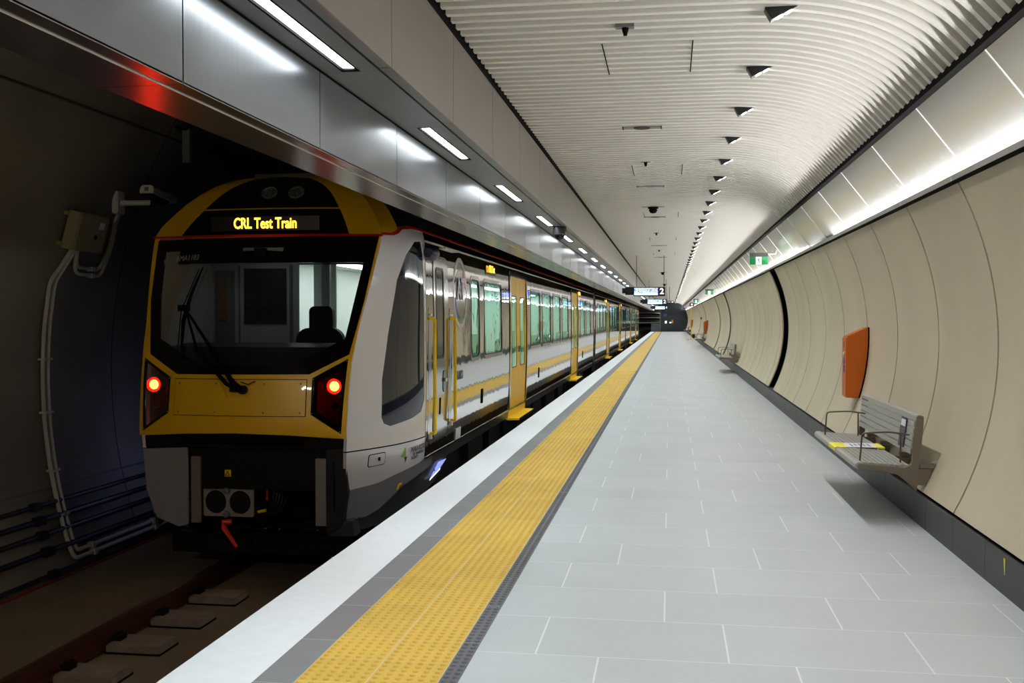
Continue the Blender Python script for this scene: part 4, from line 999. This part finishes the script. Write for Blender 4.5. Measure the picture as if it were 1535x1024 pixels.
text('fleet_number', 'AMA1183', SD, .15, (C+1.418, 12.32, .82), (0, 1, 0), (0, 0, 1), T1, bold=.001, xs=.8)
panel('warning_plate', M_STICK, rrect(12.22, 12.52, .04, .18, .01), [], mpB, .01, .004, .2, T1)
panel('swoosh', LW, [(11.62, .50), (11.78, .50), (12.22, 1.45), (12.12, 1.45)], [], mpB, .003, .001, .2, T1)
dk = mat('decal_ink', srgb(50, 50, 54), .5)
def nose_text(s, size, yc, z, m_, bold=0, xs=1):
    q0, q1 = Vector(mpS(yc-.15, z, .004)), Vector(mpS(yc+.15, z, .004)); return text('lettering', s, m_, size, Vector(mpS(yc, z, .01)), q1-q0, (0, 0, 1), T1, bold=bold, xs=xs, extrude=.001)
nose_text('WAKA KOTAHI', .075, 10.43, .175, dk, .0015)
nose_text('NZ TRANSPORT', .045, 10.40, .125, dk); nose_text('AGENCY', .045, 10.30, .088, dk)
panel('emblem', mat('emblem_green', srgb(150, 190, 80), .5), [(9.98, .13), (10.03, .16), (10.06, .215), (10.085, .215), (10.085, .12)], [], mpS, .004, .003, .1, T1)
panel('emblem', dk, [(10.06, .12), (10.12, .12), (10.09, .065)], [], mpS, .005, .003, .1, T1)
fl = panel('access_flap', M_NOSE, rrect(9.43, 9.68, .107, .215, .02), [], mpS, .005, .006, .1, T1)
panel('seam', M_BLACK, rrect(9.422, 9.688, .10, .222, .024), [rrect(9.431, 9.679, .108, .214, .02)], mpS, .004, .006, .1, fl)
b = MB(); lathe(b, [(.018, 0), (.018, .014), (.001, .015)], Vector(mpS(9.585, .165, 0)), 'x', 12); b.build('lock', M_BLACK, fl)
panel('jacking_mark', M_YELS, [(9.98, -.20), (10.0, -.14), (10.07, -.135), (10.07, -.16), (10.025, -.165), (10.01, -.20)], [], mpS, .004, .004, .1, T1)
sm = MB(); q = [Vector(mpS(y, z, .01)) for y, z in ((11.03, -.265), (11.5, -.205), (11.80, -.125), (11.36, -.105))]
sm.face(q); sl_ = sm.build('step_lamp', E_BLUE, T1)
sm = MB(); sm.face([Vector(mpS(y, z, .014)) for y, z in ((11.03, -.27), (11.48, -.215), (11.53, -.198), (11.07, -.25))]); sm.build('light_bar', emis('step_bar', (.8, .85, 1, 1), 4), sl_)
sm = MB(); sm.face([Vector(mpSL(y, z, .01)) for y, z in ((11.03, -.265), (11.5, -.205), (11.80, -.125), (11.36, -.105))]); sl2 = sm.build('step_lamp', E_BLUE, T1)
bl = bpy.data.lights.new('step_beam', 'AREA'); bl.size = .35; bl.energy = P_BLUE; bl.color = (.30, .40, 1)
lo = bpy.data.objects.new('lamp', bl); COL.objects.link(lo); lo.parent = sl2; lo.location = (C-1.41, 11.4, -.12); lo.rotation_euler = Vector((-1, -.35, .55)).to_track_quat('-Z', 'Y').to_euler()
text('lettering', 'TC', mat('decal_pale', srgb(150, 150, 154), .5), .06, (C+1.385, 11.12, -.16), (0, 1, 0), (0, 0, 1), T1, xs=.8)
# side destination lamps
def side_display(t, y):
    f_ = panel('side_display', M_FRIT, rrect(y-.42, y+.42, 2.14, 2.31, .02), [], mpB, .006, .02, .3, t)
    text('lettering', 'CRL Test', mat('amber_side', srgb(40, 20, 4), .4, emit=(1, .46, .02, 1), es=2.4), .13, (C+1.42, y, 2.225), (0, 1, 0), (0, 0, 1), f_, bold=.004, xs=.95)
side_display(T1, 14.66); side_display(T1, 29.35)
for y in (13.95, 20.2, 30.6): panel('side_lamp', M_BLACK, rrect(y-.05, y+.05, .35, .55, .02), [], mpB, .01, .01, .3, T1)
# ---- second and third carriage
T2 = carriage('middle carriage of the train, silver sided with yellow doors', 36.0)
ops2 = [('w', 36.8, 38.2), ('w', 38.7, 40.1), ('w', 40.5, 41.7), ('d', 42.5, 44.4), ('w', 45.2, 46.6), ('w', 47.1, 48.5), ('w', 49, 50.4), ('d', 53.0, 54.9), ('w', 55.7, 57.2), ('w', 57.8, 59.6)]
side_details(T2, 36.0, 60.4, ops2); saloon(T2, 36.1, 60.3); seats(T2, [37.2, 38.5, 40, 46, 48, 50, 56.5])
side_display(T2, 41.9); side_display(T2, 55.2)
T3 = carriage('farthest carriage of the train, ending in a yellow cab edge', 61.5)
ops3 = [('w', 62.3, 63.8), ('w', 64.4, 66), ('d', 68, 69.9), ('w', 71, 73), ('w', 74, 76), ('d', 78.6, 80.5), ('w', 81.3, 82.8)]
side_details(T3, 61.5, 86.0, ops3); saloon(T3, 61.6, 85.8); seats(T3, [63, 65, 72, 75])
b = MB(); b.box(C-1.36, C+1.42, 86.0, 86.5, .1, 2.3); b.build('cab_end', M_YEL, T3, bevel=.1)
for y0_, y1_, p_, lb in ((34.9, 36.0, T2, 0), (60.4, 61.5, T3, 0)):
    b = MB(); b.box(C-1.25, C+1.25, y0_, y1_, -.1, 2.55); b.build('gangway', M_CABD, p_)
    b = MB(); b.tube([(C+1.36, y0_+.55, -.6), (C+1.36, y0_+.55, 2.4)], .05, 8); b.build('barrier_post', M_DARKG, p_)

# ================================================================== FURNITURE
def bench(y0, y1, lab, group='slatted wall benches along the platform'):
    t = thing('platform_bench', (1.6, (y0+y1)/2, 0), lab, 'bench', group)
    # side frames
    for y in (y0, y1-.03):
        b = MB()
        b.prism([(1.385, .452), (1.70, .425), (1.752, .45), (1.785, .80), (1.80, .812), (1.835, .805), (1.832, .72), (1.80, .40), (1.79, .255), (1.745, .30), (1.66, .375), (1.56, .395), (1.385, .405), (1.368, .43)], y-.004 if y == y0 else y, y+.03 if y == y0 else y+.034, 'y')
        b.build('frame', M_BENCHF, t, bevel=.003)
    for j in range(10):
        b = MB()
        if j == 0: b.prism([(1.352, .42), (1.357, .449), (1.375, .46), (1.412, .458), (1.412, .412), (1.37, .408)], y0+.0, y1-.0, 'y')
        else:
            x = 1.380+j*.0372; z = .458-.0016*j; b.box(x, x+.0315, y0+.03, y1-.03, z-.018, z)
        b.build('seat_slat', M_BENCHS, t, bevel=.003)
    for j in range(6):
        f = j/5; x = 1.757+.032*f; z = .545+.05*j
        b = MB()
        if j == 5: b.prism([(x-.008, z-.018), (x-.004, z+.014), (x+.01, z+.022), (x+.042, z+.016), (x+.042, z+.004), (x+.02, z-.018)], y0+.0, y1-.0, 'y')
        else: b.prism([(x-.01, z-.0212), (x-.006, z+.0212), (x+.012, z+.0212), (x+.008, z-.0212)], y0+.03, y1-.03, 'y')
        b.build('back_slat', M_BENCHS, t, bevel=.003)
    for y in (y0+.12, y1-.28):
        b = MB(); b.tube(bendpts([(1.41, y, .455), (1.425, y, .665), (1.62, y, .675), (1.775, y, .655)], .03), .0065, 8); b.tube([(1.70, y, .45), (1.70, y, .665)], .006, 6)
        b.build('armrest', M_TUBE, t, smooth=True)
    for y in (y0+.02, y0+.7, y1-.7, y1-.09):
        b = MB(); b.box(1.76, wallx(.36)+.004, y, y+.07, .30, .42); b.box(1.82, wallx(.42)+.01, y+.0, y+.05, .425, .455); b.build('wall_bracket', M_BENCHF, t)
    b = MB(); b.tube([(1.72, y0+.03, .40), (1.72, y1-.03, .40)], .02, 8); b.build('cross_rail', M_BENCHF, t)
    return t
bt = bench(7.84, 9.98, 'nearest wall bench, with white and yellow tape across the seat')
b = MB()
st = thing('seat_tape', (1.55, 8.92, .462), 'white strip with yellow ends laid across the seat of the nearest bench', 'tape')
b.box(1.452, 1.70, 8.78, 9.06, .4575, .4605); b.build('paper', M_STICK, st)
b = MB(); b.prism([(1.350, .428), (1.353, .455), (1.372, .4635), (1.455, .4605), (1.455, .4585), (1.374, .461), (1.356, .452)], 8.76, 9.08, 'y'); b.build('tape_end', M_TAPE, st)
b = MB(); b.box(1.695, 1.752, 8.77, 9.05, .4475, .4615); b.build('tape_end', M_TAPE, st)
b = MB()
for q in range(5): b.box(1.50+q*.035, 1.515+q*.035, 8.84+.03*(q % 2), 8.99, .4605, .4612)
b.build('print', M_GREYP, st)
st = thing('back_label', (1.77, 8.25, .66), 'dark label strip with a white square stuck to the backrest of the nearest bench', 'label')
def onb(z, o): return 1.7505+(z-.545)*.032/.25-o-.006+ (z-.545)*0
b = MB(); b.prism([(onb(.55, .003), .55), (onb(.77, .003), .77), (onb(.77, -.002), .77), (onb(.55, -.002), .55)], 8.08, 8.26, 'y'); b.build('strip', M_NAVY, st)
b = MB(); b.prism([(onb(.705, .005), .705), (onb(.755, .005), .755), (onb(.755, .002), .755), (onb(.705, .002), .705)], 8.10, 8.24, 'y'); b.build('white_square', M_STICK, st)
b = MB()
for z in (.58, .595, .61, .635, .66, .675): b.prism([(onb(z, .005), z), (onb(z+.006, .005), z+.006), (onb(z+.006, .002), z+.006), (onb(z, .002), z)], 8.11, 8.23, 'y')
b.build('print', M_GREYP, st)
bench(28.9, 31.1, 'second wall bench from the viewer, beyond the widest black wall gap')
bench(55.2, 57.4, 'third wall bench, under the second orange help point')
bench(97.0, 99.2, 'farthest wall bench near the end of the platform')

def help_point(y, lab):
    t = thing('help_point', (1.86, y, .67), lab, 'help point', 'orange help points on the wall')
    zs = [.67+(1.35-.67)*i/10 for i in range(11)]
    pol = [(1.862, .675), (1.862, 1.325)]+[(wallx(z)-.004, z) for z in [1.43-.076*i for i in range(11)]]
    b = MB(); b.prism(pol, y, y+.26, 'y'); o = b.build('body', M_ORANGE, t, bevel=.012)
    b = MB(); pol2 = [(wallx(z)-.012, z) for z in [1.425-.075*i for i in range(11)]]+[(wallx(z)+.01, z) for z in [.675+.075*i for i in range(11)]]
    b.prism(pol2, y-.006, y+.266, 'y'); b.build('gasket', M_BLACK, t)
    b = MB(); lathe(b, [(.022, 0), (.022, -.008), (.001, -.009)], (1.861, y+.13, 1.14), 'x', 14); b.build('button', M_WHITEP, t)
    b = MB(); b.box(1.856, 1.861, y+.09, y+.17, 1.03, 1.10); b.box(1.856, 1.861, y+.10, y+.16, .94, 1.02); b.build('panel_print', mat('print_purple', srgb(120, 60, 130), .5), t)
    b = MB(); b.box(1.857, 1.861, y+.12, y+.14, 1.2, 1.27); b.build('info_print', M_GREYP, t)
help_point(11.35, 'large orange help point on the wall above the nearest bench')
help_point(57.3, 'second orange help point, smaller in the distance above the third bench')
help_point(94.0, 'farthest tiny orange help point near the platform end')

def exit_sign(y, lab):
    t = thing('exit_sign', (1.51, y, 2.55), lab, 'exit sign', 'green running figure exit signs')
    b = MB(); b.box(1.352, 1.658, y, y+.04, 2.575, 2.642); b.box(1.63, 1.76, y+.005, y+.035, 2.628, 2.648); b.build('housing', mat('exit_housing', srgb(52, 50, 50), .4), t)
    b = MB(); b.box(1.352, 1.658, y, y+.04, 2.44, 2.575); b.build('panel', M_GREEN, t)
    b = MB(); b.box(1.455, 1.55, y-.004, y, 2.442, 2.572); wp_ = b.build('pictogram', M_WHITEE, t)
    b = MB(); z0, x0 = 2.442, 1.455
    F = lambda pts: b.prism([(x0+p[0], z0+p[1]) for p in pts], y-.007, y-.004, 'y')
    F([(.052, .098), (.066, .098), (.070, .108), (.066, .118), (.054, .118), (.049, .108)])
    F([(.036, .094), (.056, .096), (.058, .060), (.044, .056)])
    F([(.036, .094), (.016, .078), (.012, .064), (.020, .064), (.024, .074), (.038, .080)])
    F([(.056, .094), (.074, .082), (.084, .086), (.082, .092), (.070, .090), (.058, .098)])
    F([(.044, .060), (.034, .034), (.008, .030), (.008, .022), (.040, .026), (.052, .056)])
    F([(.050, .060), (.060, .040), (.062, .006), (.072, .006), (.070, .044), (.058, .062)])
    b.build('running_figure', M_GREEN, wp_)
    b = MB(); b.box(1.70, 1.80, y+.0, y+.03, 2.61, 2.625); b.build('arm', M_WHITEP, t)
exit_sign(18.0, 'nearest green exit sign with a white running figure, under the wall cove')
exit_sign(40.0, 'second green exit sign, small, farther along the wall cove')
exit_sign(60.0, 'tiny farthest green exit sign on the right side')

def screen_mat():
    m = bpy.data.materials.new('departure_screen'); m.use_nodes = True; nt = m.node_tree; N = nt.nodes; L = nt.links; nt.nodes.clear()
    g = N.new('ShaderNodeTexCoord'); s = N.new('ShaderNodeSeparateXYZ'); L.new(g.outputs['Generated'], s.inputs[0])
    def ma(op, a, b=None):
        n = N.new('ShaderNodeMath'); n.operation = op
        for i, v in enumerate((a, b)):
            if v is None: continue
            if isinstance(v, (int, float)): n.inputs[i].default_value = v
            else: L.new(v, n.inputs[i])
        return n.outputs[0]
    bot = ma('LESS_THAN', s.outputs[2], .24)
    fr = ma('FRACT', ma('MULTIPLY', s.outputs[2], 5)); line = ma('MULTIPLY', ma('GREATER_THAN', fr, .35), ma('LESS_THAN', fr, .8))
    c = N.new('ShaderNodeCombineXYZ'); L.new(ma('FLOOR', ma('MULTIPLY', s.outputs[0], 34)), c.inputs[0]); L.new(ma('FLOOR', ma('MULTIPLY', s.outputs[2], 5)), c.inputs[1])
    wn = N.new('ShaderNodeTexWhiteNoise'); L.new(c.outputs[0], wn.inputs[0])
    tx_ = ma('MULTIPLY', line, ma('GREATER_THAN', wn.outputs[0], .35))
    fac = ma('MAXIMUM', bot, tx_)
    mx = N.new('ShaderNodeMix'); mx.data_type = 'RGBA'; L.new(fac, mx.inputs[0]); mx.inputs[6].default_value = (.06, .16, .9, 1); mx.inputs[7].default_value = (.75, .9, 1, 1)
    e = N.new('ShaderNodeEmission'); L.new(mx.outputs[2], e.inputs[0]); e.inputs[1].default_value = 2.4
    o = N.new('ShaderNodeOutputMaterial'); L.new(e.outputs[0], o.inputs[0]); return m
M_SCR = screen_mat()
def display(y, lab, num='2'):
    t = thing('departure_display', (-.7, y, 2.42), lab, 'information display', 'blue departure displays over the platform edge')
    b = MB(); b.box(-1.035, -.125, y, y+.16, 2.165, 2.43); b.box(-1.27, -1.035, y+.03, y+.13, 2.205, 2.43); b.box(-1.36, -1.27, y+.05, y+.11, 2.25, 2.40); b.build('housing', M_SIGNK, t)
    b = MB(); b.box(-1.01, -.335, y-.004, y, 2.20, 2.405); b.build('screen', M_SCR, t)
    b = MB(); b.box(-1.01, -.335, y+.16, y+.164, 2.20, 2.405); b.build('screen', M_SCR, t)
    text('numeral', num, M_WHITEE, .235, (-.22, y-.003, 2.30), (1, 0, 0), (0, 0, 1), t, bold=.008)
    for x_ in (-.16, -.95):
        b = MB(); b.tube([(x_, y+.08, 2.43), (x_, y+.08, 3.346)], .008, 6); b.build('hanger', M_BLACK, t)
display(30.0, 'nearest blue departure display with a large white 2'); display(48.6, 'second blue departure display with a white 2, just below the nearest'); display(75.0, 'farthest small departure display', '4')
t = thing('hanging_notice', (.05, 60, 2.45), 'small dark blue hanging sign to the right of the second departure display', 'sign')
b = MB(); b.box(-.14, .24, 60, 60.1, 2.40, 2.54); b.build('panel', M_NAVY, t)
b = MB(); b.box(-.10, .06, 59.99, 60, 2.46, 2.48); b.box(.12, .2, 59.99, 60, 2.44, 2.5); b.build('print', M_WHITEE, t)
b = MB(); b.tube([(0, 60.05, 2.54), (0, 60.05, 3.346)], .012, 6); b.build('hanger', M_BLACK, t)
for x, y, z, m_, lab in ((1.45, 70, 2.47, M_RED, 'small round red sign on the right below the ceiling edge'), (1.4, 66, 2.40, M_SIGNK, 'small black sign below the round red sign on the right')):
    t = thing('wall_sign', (x, y, z), lab, 'sign')
    b = MB(); lathe(b, [(.001, 0), (.13, 0), (.13, .05), (.001, .05)], (x, y, z), 'y', 20) if m_ is M_RED else b.box(x-.15, x+.15, y, y+.05, z-.12, z+.1); b.build('panel', m_, t)
    b = MB(); b.box(x-.05, x+.05, y-.01, y, z-.05, z+.05); b.build('symbol', M_WHITEE, t)
    b = MB(); b.box(x+.1, 1.78, y+.0, y+.04, z+.02, z+.06); b.build('arm', M_BLACK, t)
t = thing('tunnel_lamp', (-4.2, -3.5, 4.2), 'added fill lamp over the track, unseen behind the viewpoint', 'light fitting')  # unseen lamp added to brighten the trackside and the train front
b = MB(); b.box(-4.5, -3.9, -3.6, -3.3, 4.15, 4.25); b.build('housing', M_GREYP, t)
wl = bpy.data.lights.new('track_fill_beam', 'AREA'); wl.shape = 'RECTANGLE'; wl.size = .5; wl.size_y = .25; wl.energy = P_TUN; wl.color = (1, .88, .70)
lo = bpy.data.objects.new('lamp', wl); COL.objects.link(lo); lo.parent = t; lo.location = (0, .05, -.08); lo.rotation_euler = Vector((-.05, 1, -.28)).to_track_quat('-Z', 'Y').to_euler()
# platform end
mb = MB(); mb.box(-1.05, 2.6, 120, 120.2, -.2, 2.6); mb.box(-1.36, 1.6, 120, 120.2, 2.6, 3.6); struct(mb.build('wall_end', M_ENDW))
mb = MB(); mb.box(-2.1, -1.09, 119.93, 119.99, .002, .95); mb.box(-1.1, -.98, 119.9, 119.995, .002, 2.6); tag(mb.build('end_barrier', mat('barrier_grey', srgb(84, 96, 108), .4)), 'grey barrier and post where the platform ends beside the track', 'barrier')
for x0, x1, z0, z1, m_, nm, lab in ((-.52, -.3, .95, 1.25, M_WHITEE, 'wall_notice', 'white square notice on the dark end wall'), (.0, .22, .98, 1.12, M_WHITEE, 'wall_notice', 'small white notice beside the amber lamp on the end wall'), (.25, .42, 1.0, 1.35, M_YEL, 'warning_lamp', 'amber fitting on the dark end wall'), (-.7, -.3, 1.75, 2.1, mat('pictogram_blue', srgb(50, 96, 160), .5), 'wall_pictogram', 'blue pictogram high on the dark end wall')):
    b = MB(); b.box(x0, x1, 119.93, 119.999, z0, z1); tag(b.build(nm, m_, bevel=.01), lab, 'sign' if 'lamp' not in nm else 'lamp')
t = thing('tunnel_lamp', (-2.2, 119, 2.5), 'small white lamp in the tunnel bend beyond the platform', 'light fitting')
for i, y in enumerate((97, 116, 140)):
    tt_ = t if i == 0 else thing('tunnel_lamp', (-2.2, y, 2.5), 'lamp on the tunnel wall, %s in the bend' % ('second' if i == 1 else 'deepest'), 'light fitting')
    tt_.location = (tx(2.9, .2)+bend(y), y, 2.9)
    b = MB(); b.box(tx(2.9, .02)+bend(y), tx(2.9, .2)+bend(y), y, y+1.2, 2.85, 2.95); b.build('housing', M_GREYP, tt_)
    b = MB(); b.box(tx(2.9, .2)+bend(y), tx(2.9, .22)+bend(y), y, y+1.2, 2.84, 2.94); b.build('diffuser', emis('tunnel_lamp_e', (.9, 1, .92, 1), 12), tt_)
    la = bpy.data.lights.get('tunnel_lamp_beam') or bpy.data.lights.new('tunnel_lamp_beam', 'POINT'); la.energy = 140; la.shadow_soft_size = .1; la.color = (.92, 1, .88)
    lo = bpy.data.objects.new('lamp', la); COL.objects.link(lo); lo.parent = tt_; lo.location = (.5, .6, -.1)
t = thing('yellow_stand', (1.5, 74, 0), 'tall yellow post on a flat base with a black box, far down on the right', 'stand')
b = MB(); b.box(1.25, 1.8, 73.8, 74.4, 0, .03); b.build('base', M_YELS, t)
b = MB(); b.tube([(1.52, 74.1, .03), (1.52, 74.1, 2.25)], .03, 8); b.build('post', M_YELS, t)
b = MB(); b.box(1.62, 1.8, 74, 74.3, .12, .42); b.build('case', M_SIGNK, t)
b = MB(); b.box(1.42, 1.5, 74.05, 74.15, .55, .72); b.build('control_box', M_SIGNK, t)
# scrap of tape on the plinth
b = MB(); b.prism([(5.93, .205), (5.955, .205), (5.94, .115), (5.935, .115)], 1.817, 1.819, 'x'); tag(b.build('tape_scrap', M_TAPE), 'scrap of yellow tape on the dark plinth at the right', 'tape')
b = MB(); z = 1.7; b.box(wallx(1.55)-.08, wallx(1.55), 68, 68.3, 1.45, 1.62); tag(b.build('wall_unit', M_GREYP, bevel=.01), 'small grey unit on the wall beyond the second orange help point', 'wall unit')
